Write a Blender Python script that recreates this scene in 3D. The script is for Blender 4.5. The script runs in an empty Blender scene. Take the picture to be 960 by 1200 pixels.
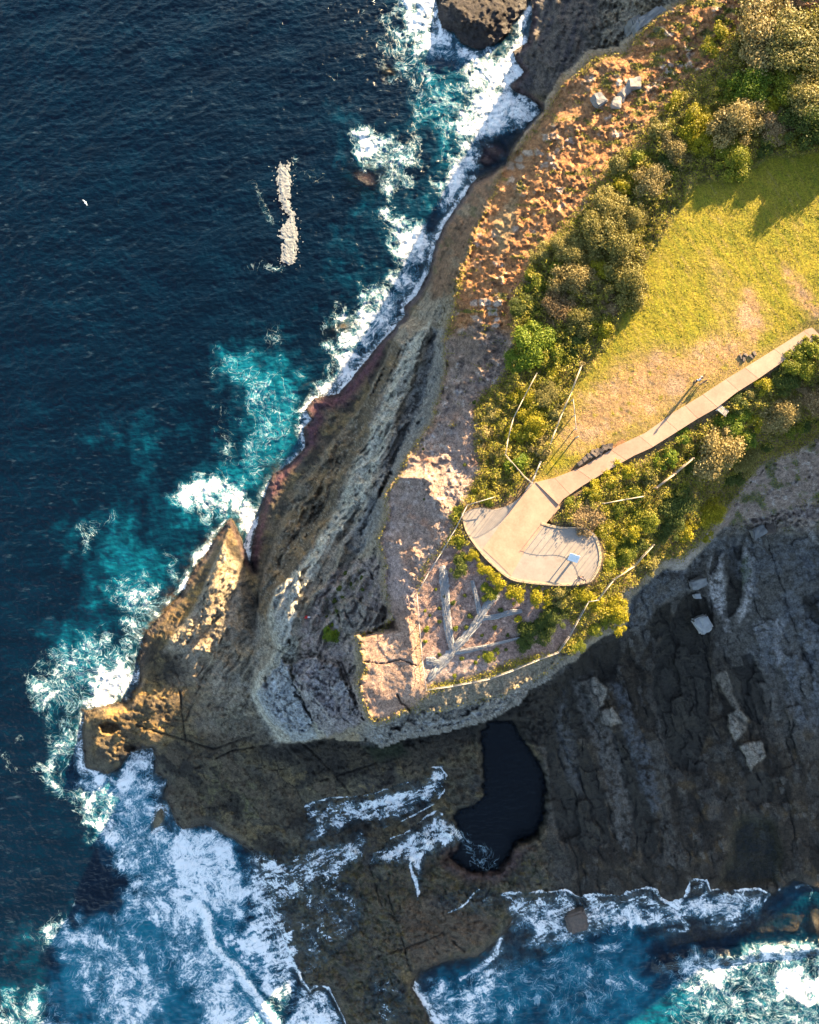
import bpy, bmesh, math, random
import numpy as np
from mathutils import Vector, Matrix

random.seed(7)
scene = bpy.context.scene
COL = scene.collection

# ------------------------------------------------------------------ survey frame
# Everything is surveyed as (e, s, z): plan position on the drone's map sheet plus a real
# height in metres; W() turns that into world metres.
CAM_H = 106.0
K = 1.109 / 960.0
def W(e, s, z):
    d = K * (CAM_H - z)
    return ((e - 480.0) * d, (600.0 - s) * d, z)

# ------------------------------------------------------------------ numpy noise
def _hash(ix, iy, seed):
    h = (ix.astype(np.int64) * 374761393 + iy.astype(np.int64) * 668265263 + seed * 1442695041) & 0xFFFFFFFF
    h = ((h ^ (h >> 13)) * 1274126177) & 0xFFFFFFFF
    return (h ^ (h >> 16)) & 0xFFFFFFFF
_rs = np.random.RandomState(5)
_PT = _rs.permutation(4096).astype(np.int32)
_GA = _rs.rand(4096) * 2 * math.pi
_GX = np.cos(_GA).astype(np.float32); _GY = np.sin(_GA).astype(np.float32)
def perlin(x, y, seed=0):
    x = np.asarray(x, np.float32); y = np.asarray(y, np.float32)
    x0 = np.floor(x); y0 = np.floor(y)
    fx = x - x0; fy = y - y0
    ix = x0.astype(np.int32) + np.int32((seed * 613) & 4095); iy = y0.astype(np.int32) + np.int32((seed * 271) & 4095)
    p0 = _PT[ix & 4095]; p1 = _PT[(ix + 1) & 4095]; iy1 = iy + 1
    def g(p, yy, dx, dy):
        k = _PT[(p + yy) & 4095]
        return _GX[k] * (fx - np.float32(dx)) + _GY[k] * (fy - np.float32(dy))
    u = fx * fx * fx * (fx * (fx * 6 - 15) + 10); v = fy * fy * fy * (fy * (fy * 6 - 15) + 10)
    a = g(p0, iy, 0, 0); b = g(p1, iy, 1, 0); c = g(p0, iy1, 0, 1); d = g(p1, iy1, 1, 1)
    l = a + (b - a) * u
    return (l + ((c + (d - c) * u) - l) * v) * np.float32(1.5)
def fbm(x, y, seed=0, oct=4, lac=2.03, gain=0.5):
    t = 0; amp = 1.0; n = 0
    for k in range(oct):
        t = t + amp * perlin(x, y, seed + k * 17); n += amp
        x = x * lac + 3.7; y = y * lac - 1.9; amp *= gain
    return t / n
def ridged(x, y, seed=0, oct=4, gain=0.5):
    t = 0; amp = 1.0; n = 0
    for k in range(oct):
        t = t + amp * (1 - 2 * np.abs(perlin(x, y, seed + k * 17))); n += amp
        x = x * 2.03 + 3.7; y = y * 2.03 - 1.9; amp *= gain
    return t / n
def cells(x, y, seed=0, jit=0.8):
    """F2-F1, F1, cell value 0..1"""
    ix = np.floor(x).astype(np.int64); iy = np.floor(y).astype(np.int64)
    f1 = np.full(x.shape, 9.0, np.float32); f2 = f1.copy(); idv = np.zeros(x.shape, np.float32)
    for dx in (-1, 0, 1):
        for dy in (-1, 0, 1):
            cx = ix + dx; cy = iy + dy
            h = _hash(cx, cy, seed)
            px = cx + 0.5 + jit * ((h & 0xFFFF) / 65535.0 - 0.5); py = cy + 0.5 + jit * ((h >> 16) / 65535.0 - 0.5)
            d = np.maximum(np.abs(px - x), np.abs(py - y)).astype(np.float32) * 0.9 + np.hypot(px - x, py - y).astype(np.float32) * 0.1
            nv = (_hash(cx, cy, seed + 99) / 4294967296.0).astype(np.float32)
            new = d < f1
            f2 = np.where(new, f1, np.minimum(f2, d)); idv = np.where(new, nv, idv); f1 = np.where(new, d, f1)
    return f2 - f1, f1, idv
def sst(a, b, x):
    t = np.clip((x - a) / (b - a), 0, 1)
    return t * t * (3 - 2 * t)
def mix(a, b, t):
    return a + (b - a) * t

# ------------------------------------------------------------------ survey grid
def axis(lo, hi, step, far_lo, far_hi):
    a = list(np.arange(lo, hi + step * .5, step))
    left = []; p = lo; st = step
    while p > far_lo:
        st *= 1.22; p -= st; left.append(p)
    right = []; p = a[-1]; st = step
    while p < far_hi:
        st *= 1.22; p += st; right.append(p)
    return np.array(left[::-1] + a + right)
STEP = 1.25
ex = axis(-36, 996, STEP, -2200, 3200)
sy = axis(-36, 1236, STEP, -2200, 3400)
E, S = np.meshgrid(ex, sy)
NX, NY = len(ex), len(sy)

def inpoly(poly, X, Y):
    px = [p[0] for p in poly]; py = [p[1] for p in poly]
    m = (X >= min(px)) & (X <= max(px)) & (Y >= min(py)) & (Y <= max(py))
    x = X[m]; y = Y[m]; r = np.zeros(x.shape, bool)
    n = len(poly)
    for i in range(n):
        x1, y1 = poly[i]; x2, y2 = poly[(i + 1) % n]
        if y1 == y2: continue
        c = ((y1 > y) != (y2 > y)) & (x < (x2 - x1) * (y - y1) / (y2 - y1) + x1)
        r ^= c
    out = np.zeros(X.shape, bool); out[m] = r
    return out
def dline(pts, X, Y, margin=60, closed=False):
    """distance to a polyline, exact within margin"""
    px = [p[0] for p in pts]; py = [p[1] for p in pts]
    m = (X >= min(px) - margin) & (X <= max(px) + margin) & (Y >= min(py) - margin) & (Y <= max(py) + margin)
    x = X[m]; y = Y[m]; d = np.full(x.shape, 1e9)
    n = len(pts)
    for i in range(n if closed else n - 1):
        x1, y1 = pts[i][:2]; x2, y2 = pts[(i + 1) % n][:2]
        vx, vy = x2 - x1, y2 - y1; L = vx * vx + vy * vy + 1e-9
        t = np.clip(((x - x1) * vx + (y - y1) * vy) / L, 0, 1)
        d = np.minimum(d, (x - x1 - t * vx) ** 2 + (y - y1 - t * vy) ** 2)
    out = np.full(X.shape, float(margin)); out[m] = np.minimum(np.sqrt(d), margin)
    return out
def sdp(poly, X, Y, margin=60):
    """signed distance: positive inside"""
    d = dline(poly, X, Y, margin, True)
    return np.where(inpoly(poly, X, Y), d, -d)

# warps that make every surveyed edge ragged instead of polygonal
w1 = fbm(E / 38, S / 38, 11, 4); w2 = fbm(E / 38 + 40, S / 38, 12, 4)
h1 = fbm(E / 9, S / 9, 13, 3); h2 = fbm(E / 9 + 40, S / 9, 14, 3)
EW = E + 5 * w1 + 2.2 * h1; SW = S + 5 * w2 + 2.2 * h2
EH = E + 1.5 * w1 + 1.3 * h1; SH = S + 1.5 * w2 + 1.3 * h2

# ------------------------------------------------------------------ coast
land_main = [(622,-60),(622,0),(624,20),(618,50),(601,60),(604,72),(614,84),(596,100),(603,107),(620,115),(636,128),(613,153),(600,173),(593,193),(573,203),(553,214),
 (537,240),(520,263),(510,287),(503,317),(487,347),(475,358),(475,370),(460,387),(445,402),(431,420),(413,443),(397,460),(368,467),(357,480),(366,491),(355,501),(358,523),
 (340,543),(320,556),(308,587),(297,630),(294,655),(297,668),(287,643),(277,617),(270,607),(260,620),(247,640),(230,663),(213,697),(200,710),(183,727),(173,740),(167,753),(163,777),
 (163,800),(156,822),(133,824),(113,830),(98,834),(96,867),(100,900),(127,908),(143,897),(153,880),(177,877),(182,887),(182,907),(197,913),(193,933),(207,967),(213,972),(243,967),
 (267,980),(287,992),(297,1000),(312,1040),(328,1090),(343,1127),(354,1152),(363,1164),(387,1158),(405,1200),(412,1250),(430,1330),(520,1330),(516,1230),(500,1185),(484,1158),(490,1140),
 (520,1128),(560,1120),(590,1096),(606,1072),(640,1060),(690,1062),(740,1056),(775,1062),(800,1052),(830,1046),(868,1052),(905,1048),(930,1030),(955,1040),(1000,1050),
 (1200,1060),(1500,900),(1620,650),(1680,300),(1760,0),(1950,-400),(2400,-900),(1350,-760),(940,-480),(760,-330),(640,-200)]
rock_top = [(515,-60),(515,0),(512,17),(517,32),(533,38),(541,50),(560,58),(580,51),(597,38),(602,25),(616,10),(618,-60)]
pool = [(560,853),(562,900),(564,930),(553,941),(527,953),(537,980),(522,1006),(547,1026),(580,1026),(597,1013),(607,993),(630,985),(642,960),(643,920),(634,890),(617,867),(603,843),(573,843)]
LAND = inpoly(land_main, EH, SH) | inpoly(rock_top, EH, SH)
dsh = np.minimum(dline(land_main, EH, SH, 140, True), dline(rock_top, EH, SH, 140, True))
SD = np.where(LAND, dsh, -dsh)          # + on land

# ------------------------------------------------------------------ heights: break lines + relaxation
B = []
def bl(*pts): B.append(pts)
# waterline is set from SD below.  (e, s, z)
# purple weed bench inner edge
bl((455,400,2.2),(447,420,2),(430,460,2),(403,487,2),(370,523,2),(340,557,2),(320,590,2),(306,640,2))
# foot of hollow / dark brown face
bl((462,400,4),(440,455,4),(412,497,4.5),(380,530,4),(350,565,4),(328,600,3.5),(312,650,3.5),(303,690,3.5),(300,730,4),(297,765,4.5))
bl((470,382,5.5),(454,421,5.5),(432,466,6),(422,501,6),(409,526,6),(395,556,6),(379,596,6),(353,636,6.5),(329,668,7),(312,697,7),(308,724,6.5),(316,756,7))
bl((523,362,14.5),(511,400,15),(513,428,15.2),(503,468,15.6),(497,496,16),(471,528,16),(443,575,16.6),(445,600,17.2),(435,632,17.8))
# pale rib outer edge
bl((478,385,9),(462,425,10),(440,470,11),(430,505,11),(418,530,11),(404,560,11),(388,600,11),(362,640,11.5),(338,672,12),(322,700,12),(318,725,11),(326,755,12))
# pale rib crest
bl((497,385,12.5),(486,430,13.5),(467,470,14),(455,510,14.5),(440,550,14),(420,590,14),(395,625,14),(372,650,14.5),(352,685,14.5),(340,720,14.5),(335,745,14))
# groove behind rib
bl((510,390,12.4),(504,430,12.8),(490,475,13),(472,515,13),(456,555,13.2),(440,590,13.8),(423,620,14),(410,650,15.5),(385,690,15.5))
# top edge of the NW face (brown slope break)
bl((590,200,13.5),(577,232,15.5),(556,275,17.5),(549,300,18.5),(535,330,19.5),(532,365,20),(521,400,20.5),(524,427,21),(514,467,21.5),(508,497,22),(482,530,22),(453,577,22.5),(456,600,23),(446,630,23.5),(454,667,24),(452,693,24.2))
bl((452,693,23.5),(462,728,24.2),(446,738,24.6),(418,745,24.6),(428,782,25),(420,800,25),(431,840,24.6),(442,846,24.4),(477,835,24.6))
bl((440,630,19),(446,667,19.5),(444,695,20),(452,724,20.5),(438,732,19.5),(409,743,17.5),(418,784,17.5),(410,802,18),(420,838,18.5))
# sandstone blocks / bare top
bl((470,640,25),(474,690,25.8),(480,740,26.3),(486,790,26.2),(480,815,25.6),(450,820,25.2),(440,780,25.4))
bl((470,560,25),(500,560,26.2),(520,600,26.9),(500,660,26.6),(492,720,26),(498,798,25.2))
# SE ledge top + lip + foot
bl((478,833,23.2),(540,824,24),(590,812,24),(615,800,23.6),(640,788,23.5),(655,772,24),(668,764,24.5),(690,748,24.3),(712,737,24),(728,727,24),(731,712,24.4),(729,696,24.8),(745,688,24.5),(760,668,24),(778,655,23.5),(800,655,22.5),(828,628,23),(840,612,23),(848,600,23.5))
bl((430,862,17),(448,872,17),(477,860,18),(505,856,18.5),(540,848,19),(577,838,20),(607,820,20.5),(618,806,21),(641,793,21.5),(657,776,22.5),(672,768,23))
bl((430,866,4),(448,877,3.6),(478,866,3.2),(506,861,3.0),(542,854,2.6),(579,843,2.4),(610,825,2.4),(621,811,2.5),(644,798,2.5),(660,781,2.5),(675,774,2.5),(694,756,2.5),(716,745,2.5),(733,735,2.5),(737,713,2.5),(741,702,2.6),(756,686,2.8),(772,672,3),(783,666,3),(803,668,3.2),(833,634,3.6),(848,618,4),(880,608,4.5),(925,596,5),(960,588,5.5),(1050,580,5),(1200,575,4),(1590,570,4),(1640,300,4),(1700,0,4),(1900,-300,4))
# right hand rock slope (top, mid); its off-frame end raised to cast shade
bl((848,600,20),(866,577,21),(890,545,22),(925,530,22),(960,512,22),(1060,528,28),(1200,530,31),(1560,520,32))
bl((860,590,13),(900,575,12),(940,562,13),(975,548,13))
# lower-left face: pale block top edge and its foot
bl((326,755,11.5),(318,785,9.5),(305,800,8.5),(303,815,7.5),(318,838,8),(330,850,8),(345,860,8),(372,861,9),(380,858,10),(400,862,12),(430,862,16))
bl((345,800,14),(372,820,14.5),(395,840,15.5),(420,848,18))
bl((297,790,5),(292,806,4.5),(296,822,4.5),(312,846,4.2),(322,874,4),(345,872,3.8),(372,868,3.8),(382,864,3.8),(400,868,3.8),(430,866,4))
bl((370,700,15.5),(395,740,16),(400,780,16.5),(405,820,17),(360,760,14.5))
# tip rock
bl((270,615,2.5),(262,640,4.5),(252,670,5.8),(245,700,6.2),(235,725,6),(215,742,5.2),(190,765,4))
bl((283,650,3.8),(290,680,3.8),(288,720,4),(280,760,4.4),(262,800,4.6))
bl((170,800,3.4),(150,835,3.2),(120,842,3),(112,870,2.6),(125,895,1.8),(190,865,3.2),(240,850,4.2),(280,852,4.2))
bl((220,900,3),(260,920,2.6),(310,940,2.2),(350,930,2.2),(330,900,3),(400,900,3),(470,890,2.8),(520,875,2.4))
# pool and low shelf
bl((210,950,1.4),(265,968,1.3),(290,985,1.2),(325,1010,.6),(350,1060,.5),(375,1130,.6),(410,1160,.7))
bl((357,950,.7),(430,950,.8),(500,935,.9),(540,890,1.3),(553,860,1.6))
bl((420,1030,1.3),(440,1100,1.6),(470,1150,1.2),(430,1190,1))
bl((480,1060,1.6),(540,1060,1.5),(590,1065,1),(540,1100,1.3),(500,1130,.9))
bl((660,1000,1.6),(720,1010,1.4),(790,1020,1.2),(840,990,1.2),(700,900,1.6),(780,880,1.4),(850,900,1.5),(930,900,1.7),(980,1000,1.2))
bl((690,800,1.4),(760,760,1.6),(800,720,1.6),(830,800,1.8),(900,760,2.1),(960,760,2.2),(900,680,2.6),(960,640,3),(860,640,3.2))
bl((1100,900,1.8),(1300,700,2.2),(1560,640,3)); bl((1560,520,28),(1600,250,28),(1640,0,27),(1800,-400,27))
# lookout / lawn / hill
LOOK = [(543,602),(548,622),(560,640),(575,657),(598,676),(620,681),(640,683),(665,684),(688,681),(697,672),(702,660),(702,645),(695,627),(680,619),(655,619),(634,614),(652,596),(625,566),(614,578),(606,586),(596,592),(578,597),(563,595),(552,597)]
for q in (LOOK,):
    bl(*[(a, b, 27.5) for a, b in q + q[:1]])
bl((560,620,27.5),(620,640,27.5),(690,650,27.5)); bl((600,600,27.5),(600,670,27.5))
bl((640,586,27.55),(683,557,27.8),(735,528,28.1),(805,487,28.5),(870,446,28.9),(950,393,29.3),(1010,360,30.5),(1100,330,34),(1480,200,35))
bl((660,500,27.6),(700,430,28),(760,330,28.6),(820,230,29),(960,190,29.6),(960,300,29.3),(860,350,28.8))
bl((590,540,27),(610,470,27),(600,400,26.8),(612,330,26.4),(650,280,26.6),(700,230,27),(770,160,28),(830,110,29),(900,60,30),(960,30,31))
bl((540,560,26.3),(545,500,25.8),(560,440,25.4),(555,390,24.5),(575,330,23.5),(600,270,22.5),(640,210,22.5),(700,140,23),(760,80,24),(830,20,27),(900,-40,30))
bl((655,140,20.5),(620,195,19.5),(592,250,19.8),(567,308,21))
bl((818,-30,25),(804,0,24),(788,11,23.5),(748,38,21.8),(731,61,20.5),(694,69,20),(661,99,19),(641,130,16),(618,155,12.5),(604,178,11.5))
bl((812,-32,6),(798,-4,6),(782,6,5.5),(743,32,5),(724,54,4.5),(689,61,4),(655,92,3.2),(634,122,2))
bl((625,40,2),(640,70,2.8),(660,30,3.2),(700,20,4),(740,0,5),(760,-40,5))
bl((840,-120,26),(872,-250,26),(1010,-390,28),(1400,-640,28)); bl((815,-120,6),(846,-280,6),(980,-440,6),(1350,-700,6))
bl((960,-60,32),(1200,-150,33),(1200,100,32),(1500,0,32)); bl((535,10,2.2),(560,30,2.2),(590,15,2))
bl((720,640,26.5),(760,600,26.8),(800,560,27),(860,520,26.5),(920,480,27),(960,450,27.5),(1010,450,30),(1090,440,34.5),(1200,450,35.5),(1540,440,35)); bl((560,720,26.6),(600,700,27),(640,720,26.5),(690,715,26),(620,760,25.2),(540,790,25.2))  # unseen rise beyond the right edge, heightened to shade the low shelf

C = 2.5; x0r, y0r = -420., -420.; RX = int(2000 / C) + 1; RY = int(2100 / C) + 1
def gridmap(A, X, Y, c=C, bx=x0r, by=y0r):
    fx = np.clip((X - bx) / c, 0, A.shape[1] - 1.001); fy = np.clip((Y - by) / c, 0, A.shape[0] - 1.001)
    ix = fx.astype(int); iy = fy.astype(int); fx = fx - ix; fy = fy - iy
    return (A[iy, ix] * (1 - fx) + A[iy, ix + 1] * fx) * (1 - fy) + (A[iy + 1, ix] * (1 - fx) + A[iy + 1, ix + 1] * fx) * fy
RXX, RYY = np.meshgrid(x0r + C * np.arange(RX), y0r + C * np.arange(RY))
rl = inpoly(land_main, RXX, RYY) | inpoly(rock_top, RXX, RYY)
rs = np.minimum(dline(land_main, RXX, RYY, 40, True), dline(rock_top, RXX, RYY, 40, True))
fixv = np.zeros((RY, RX)); fixn = np.zeros((RY, RX))
for pts in B:
    for (a, b) in zip(pts[:-1], pts[1:]):
        n = int(max(abs(a[0] - b[0]), abs(a[1] - b[1])) / (C * .5)) + 2
        t = np.linspace(0, 1, n)
        xx = np.rint((a[0] + (b[0] - a[0]) * t - x0r) / C).astype(int); yy = np.rint((a[1] + (b[1] - a[1]) * t - y0r) / C).astype(int)
        ok = (xx >= 0) & (yy >= 0) & (xx < RX) & (yy < RY)
        np.add.at(fixv, (yy[ok], xx[ok]), (a[2] + (b[2] - a[2]) * t)[ok]); np.add.at(fixn, (yy[ok], xx[ok]), 1)
wl = (rs < C * 1.0) | ~rl
m = fixn > 0
fixv[m] /= fixn[m]
fixv[wl & ~m] = 0.35; m = m | wl
def relax(levels):
    lv = [(fixv, m)]
    for _ in range(levels):
        v, k = lv[-1]
        h, w = v.shape; h2_, w2_ = (h + 1) // 2, (w + 1) // 2
        vp = np.zeros((h2_ * 2, w2_ * 2)); kp = np.zeros_like(vp); vp[:h, :w] = v * k; kp[:h, :w] = k
        sv = vp.reshape(h2_, 2, w2_, 2).sum((1, 3)); sk = kp.reshape(h2_, 2, w2_, 2).sum((1, 3))
        lv.append((np.where(sk > 0, sv / np.maximum(sk, 1), 0), sk > 0))
    z = np.full(lv[-1][0].shape, 5.0)
    for v, k in lv[::-1]:
        if z.shape != v.shape:
            z = np.repeat(np.repeat(z, 2, 0), 2, 1)[:v.shape[0], :v.shape[1]]
        for it in range(40):
            z = np.where(k, v, z)
            p = np.pad(z, 1, mode='edge')
            z = (p[:-2, 1:-1] + p[2:, 1:-1] + p[1:-1, :-2] + p[1:-1, 2:]) * .25
        z = np.where(k, v, z)
    return z
HB = relax(7)
EWs = E + .55 * (EW - E); SWs = S + .55 * (SW - S)
H0s = gridmap(HB, E, S)                       # smooth, for ground that people shaped
H0w = gridmap(HB, EWs, SWs)                   # ragged, for rock

# ------------------------------------------------------------------ zones
TOP = [(818,-30),(804,0),(788,11),(748,38),(731,61),(694,68),(661,98),(641,130),(612,165),(590,200),(577,232),(556,275),(549,300),(535,330),(532,365),(521,400),(524,427),(514,467),(508,497),(482,530),(453,577),(456,600),(446,630),(454,667),(452,693),
 (462,728),(446,738),(418,745),(428,782),(420,800),(431,840),(442,846),(477,835),(540,824),(590,812),(615,800),(640,788),(655,772),(668,764),(690,748),(712,737),(728,727),(731,712),(729,696),(745,688),(760,668),(778,655),(800,655),(828,628),(840,612),
 (848,600),(866,577),(890,545),(925,530),(960,514),(1060,530),(1200,532),(1562,522),(1602,250),(1640,0),(1800,-400),(2300,-800),(1900,-760),(1400,-640),(1010,-390),(872,-250),(840,-120)]
LAWN = [(632,572),(626,562),(640,545),(652,512),(663,478),(676,450),(695,428),(716,398),(727,372),(744,342),(757,305),(775,280),(797,244),(814,216),(850,210),(878,200),(902,184),(930,182),(965,176),(1000,170),(1000,350),(965,383),(945,386),(923,400),(873,432),(853,443),(820,465),(790,483),(757,507),(723,523),(683,547),(650,563)]
PATH_UP = [(625,566),(640,562),(650,560),(683,547),(723,523),(757,507),(790,483),(820,465),(853,443),(873,431),(923,400),(945,386),(968,378),(1010,352),(1060,320)]
PATH_LO = [(652,596),(660,585),(683,569),(713,551),(743,534),(763,525),(787,510),(817,491),(840,478),(863,460),(890,443),(950,401),(970,393),(1015,368),(1065,335)]
PATH = PATH_UP + PATH_LO[::-1]

zTOP = inpoly(TOP, EW, SW) & LAND
zLAWN = inpoly(LAWN, EH, SH) & zTOP
built = np.maximum(inpoly(LOOK, E, S), inpoly(PATH, E, S))
dB = np.minimum(dline(LOOK, E, S, 30, True), dline(PATH, E, S, 30, True)); dB[built] = 0
flat = 1 - sst(2, 14, dB)                        # graded earth beside paving
sTOP = sst(-7, 7, sdp(TOP, EW, SW, 30))
sLAWN = sst(-5, 5, sdp(LAWN, EH, SH, 30))
H0 = mix(H0w, H0s, np.clip(np.maximum(flat, sLAWN), 0, 1))
zCLIFF = LAND & ~zTOP & (H0 > 4.1) & (E > 292) & ~((E > 600) & (S < 100) & (E < 800))

# local axes
U = E * -.55 + S * .835; V = E * .835 + S * .55          # along / across the north-west face
A = E * .955 - S * .297; Bx = E * .297 + S * .955         # joints of the southern shelf
west = sst(560, 470, E) * sst(330, 420, S) + 0
nwface = (sst(660, 560, E) * sst(870, 760, S + .35 * (E - 330))) * (1 - sTOP) * sst(.5, 3, H0)

# ------------------------------------------------------------------ height detail
n_big = fbm(E / 55, S / 55, 21, 5); n_mid = fbm(E / 17, S / 17, 22, 4); n_fin = fbm(E / 5, S / 5, 23, 3)
rib = ridged(U / 85 + .4 * w1, (V + 11 * w2) / 17, 24, 4, .42)
rib2 = ridged(U / 30 + .4 * w1, (V + 5 * w2) / 5.5, 25, 3)
tA = A + 4.5 * w1 + 1.2 * h1; tB = Bx + 5 * w2 + 1.2 * h2
ck1, _, id1 = cells(tA / 24, tB / 44, 31, .75)
ck2, _, id2 = cells(tA / 9.5, tB / 15, 32, .8)
ck3, _, id3 = cells((E * .8 + S * .6 + 6 * w1) / 34, (S * .8 - E * .6 + 6 * w2) / 24, 33, .85)
ck4, _, id4 = cells((U + 3 * w1) / 13, (V + 3 * w2) / 8, 34, .9)
ck5, _, id5 = cells((tA + 1.5 * h1) / 5.2, (tB + 1.5 * h2) / 8.5, 38, .85)
def terr(z, step, sharp=.75):
    h = z / step; f = h - np.floor(h)
    return (np.floor(h) + sst(sharp - .5, sharp + .25, f)) * step

cliffm = np.where(LAND, (1 - sTOP) * sst(3.6, 4.8, H0), 0)
topm = sTOP * LAND
# broken red slope = upper hill, north-western flank
RED = [(818,-40),(804,0),(731,61),(661,98),(641,130),(590,200),(556,275),(540,330),(530,400),(516,470),(500,510),(545,500),(560,460),(590,430),(597,385),(605,340),(622,300),(680,240),(712,190),(745,160),(770,130),(800,95),(835,75),(850,40),(890,20),(960,8),(1100,-60),(1100,-300),(840,-300)]
sRED = sst(-9, 9, sdp(RED, EW, SW, 40)) * topm
SOILP = [(521,400),(524,427),(514,467),(508,497),(482,530),(453,577),(446,630),(454,667),(452,693),(462,735),(490,730),(487,695),(500,660),(530,625),(530,600),(548,580),(560,545),(556,510),(552,480),(563,460),(590,440),(598,395),(560,380)]
sPINK = sst(-8, 8, sdp(SOILP, EW, SW, 40)) * topm
SAND = [(452,640),(470,655),(484,690),(489,740),(497,800),(505,812),(480,832),(444,846),(424,830),(416,800),(428,782),(418,745),(448,738),(464,726),(452,690)]
sSAND = sst(-6, 6, sdp(SAND, EW, SW, 40)) * topm
YARD = [(524,640),(548,640),(575,668),(610,690),(640,690),(675,740),(650,764),(600,772),(570,788),(530,797),(498,803),(491,742),(488,698),(503,662)]
sYARD = sst(-5, 5, sdp(YARD, EH, SH, 30)) * topm
LEDGE = [(478,836),(505,812),(540,800),(575,792),(612,780),(650,766),(668,764),(655,774),(640,789),(615,802),(590,814),(540,828)]
sLEDGE = sst(-4, 4, sdp(LEDGE, EH, SH, 30))

Z = H0.copy()
longe = sst(.80, .97, ridged(tA / 22 + .25 * w1, tB / 210, 46, 2))
jvis = .6 * sst(.0, .35, fbm(E / 45, S / 45, 35, 3))
shelf = np.where(LAND, (1 - topm) * (1 - cliffm), 0)
southeast = sst(610, 660, E + (S - 800) * -.1) * sst(590, 640, S)
northrocks = sst(120, 95, S) * sst(500, 520, E)
# shelf: tilted slabs, steps and cracks
Z += shelf * southeast * ((id1 - .5) * .30 + (id2 - .5) * .14 + (id5 - .5) * .10 - .20 * jvis * (1 - sst(0, .03, ck1)) - .22 * longe + .10 * n_mid + .07 * n_fin)
Z += shelf * (1 - southeast) * (.85 * n_big + .50 * n_mid + .24 * n_fin)
Z += np.where(LAND, sst(0, 12, SD), 0) * shelf * (1 - southeast) * .5 * np.abs(n_mid)
sh_t = terr(Z + .35 * n_mid + .1 * n_fin, .55) - .35 * n_mid
Z = mix(Z, sh_t, shelf * (1 - southeast) * sst(3, 14, SD) * .8)
# cliffs: ribs along the face, ledges, blocks
cl = cliffm * sst(0, 10, SD)
crev = sst(.74, .94, ridged((U + 8 * w1) / 55, (V + 7 * w2) / 17, 27, 3))
Z += cl * (nwface * (1.5 * rib + .42 * rib2 + .6 * n_mid + .22 * n_fin + .2 * ridged(E / 6, S / 6, 26, 3) - .35 * crev) + (1 - nwface) * (.9 * n_big + .9 * n_mid + .5 * n_fin + .5 * ridged(E / 6, S / 6, 26, 3) - .4 * crev))
zt = terr(Z + .5 * n_big, 1.7)
Z = mix(Z, zt - .5 * n_big, cl * .68)
zt = terr(Z + .25 * n_mid, .55); Z = mix(Z, zt - .25 * n_mid, cl * .40)
BA = [(308,800),(330,772),(338,780),(347,813),(352,822),(365,845),(362,858),(347,861),(338,850),(323,845),(319,832),(304,804)]
BB = [(343,776),(371,770),(397,780),(419,830),(427,845),(397,858),(380,862),(367,845),(352,819),(345,798)]
BC = [(318,700),(335,680),(352,668),(350,700),(345,730),(335,760),(325,752),(320,725)]
BD = [(397,707),(405,700),(418,700),(430,712),(452,720),(440,740),(416,742),(408,748),(398,730)]
jx = E + 1.6 * (EH - E) + 1.2 * np.round(perlin(E / 7, S / 7, 95) * 3); jy = S + 1.6 * (SH - S) + 1.2 * np.round(perlin(E / 7, S / 7, 96) * 3)
blkA = sst(-1, 1.2, sdp(BA, jx, jy, 20)); blkB = sst(-1, 1.2, sdp(BB, jx, jy, 20)); blkC = sst(-1, 1.5, sdp(BC, jx, jy, 20)); blkD = sst(-1, 1.5, sdp(BD, jx, jy, 20))
ckq, _, idq = cells((E * .82 + S * .57 + 2.5 * w1) / 15, (S * .82 - E * .57 + 2.5 * w2) / 21, 97, .8)
Z += 1.7 * blkA + 1.3 * blkB + 1.0 * blkC + 1.2 * blkD + (blkA + blkB) * ((idq - .5) * .7 - .5 * (1 - sst(0, .05, ckq)))
NK = [[(347,813),(352,822),(366,846)],[(397,776),(403,795),(412,815),(419,832)],[(401,776),(408,796),(416,816)],[(326,832),(340,824),(352,818)],[(397,707),(398,728),(408,746)],[(404,706),(406,722),(414,735)],[(415,700),(420,716),(428,728)],[(427,775),(438,776),(449,777)],[(452,777),(470,772),(490,780)],[(322,760),(340,768),(372,766)],[(420,655),(434,668),(440,690)]]
nk = np.minimum.reduce([dline(j, EH, SH, 12) for j in NK]) + .5 * h1
nk = nk + 1.2 * sst(.05, .4, fbm(E / 12, S / 12, 94, 3)); nkm = 1 - sst(.2, 1.5, nk); Z -= .5 * nkm * LAND
lipz = cliffm * sst(418, 432, E) * sst(690, 640, E) * sst(760, 790, S + .55 * (E - 560))
Z += lipz * ((idq - .5) * 1.5 + .6 * perlin(E / 6, S / 6, 98))
# red slope: rubble, gullies running down to the north-west, small ledges
gul = ridged((E * .55 + S * .83 + 8 * w1) / 34, (E * .83 - S * .55) / 110, 41, 4)
rub, _, idr = cells((E + 2 * h1) / 5.5, (S + 2 * h2) / 4.5, 42, .95)
rub2, _, idr2 = cells((E + 2 * h1) / 12, (S + 2 * h2) / 9, 43, .95)
rub3, _, idr3 = cells((E + h1) / 2.9, (S + h2) / 2.6, 44, .95)
rough = sRED * (.55 + .45 * sst(-.35, .25, n_big + .3 * n_mid))
Z += sRED * (.45 * gul + .45 * n_mid) + rough * (.26 * fbm(E / 8, S / 7, 48, 5, 2.03, .62) + .5 * np.maximum(idr2 - .84, 0) * sst(0, .2, rub2) * 4 + .22 * np.maximum(idr - .7, 0) * sst(0, .3, rub) * 3 + .22 * np.maximum(idr3 - .5, 0) * sst(0, .3, rub3) * 2 + .22 * n_fin)
Z = mix(Z, terr(Z + .4 * n_mid, 1.1), sRED * .22)
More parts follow.
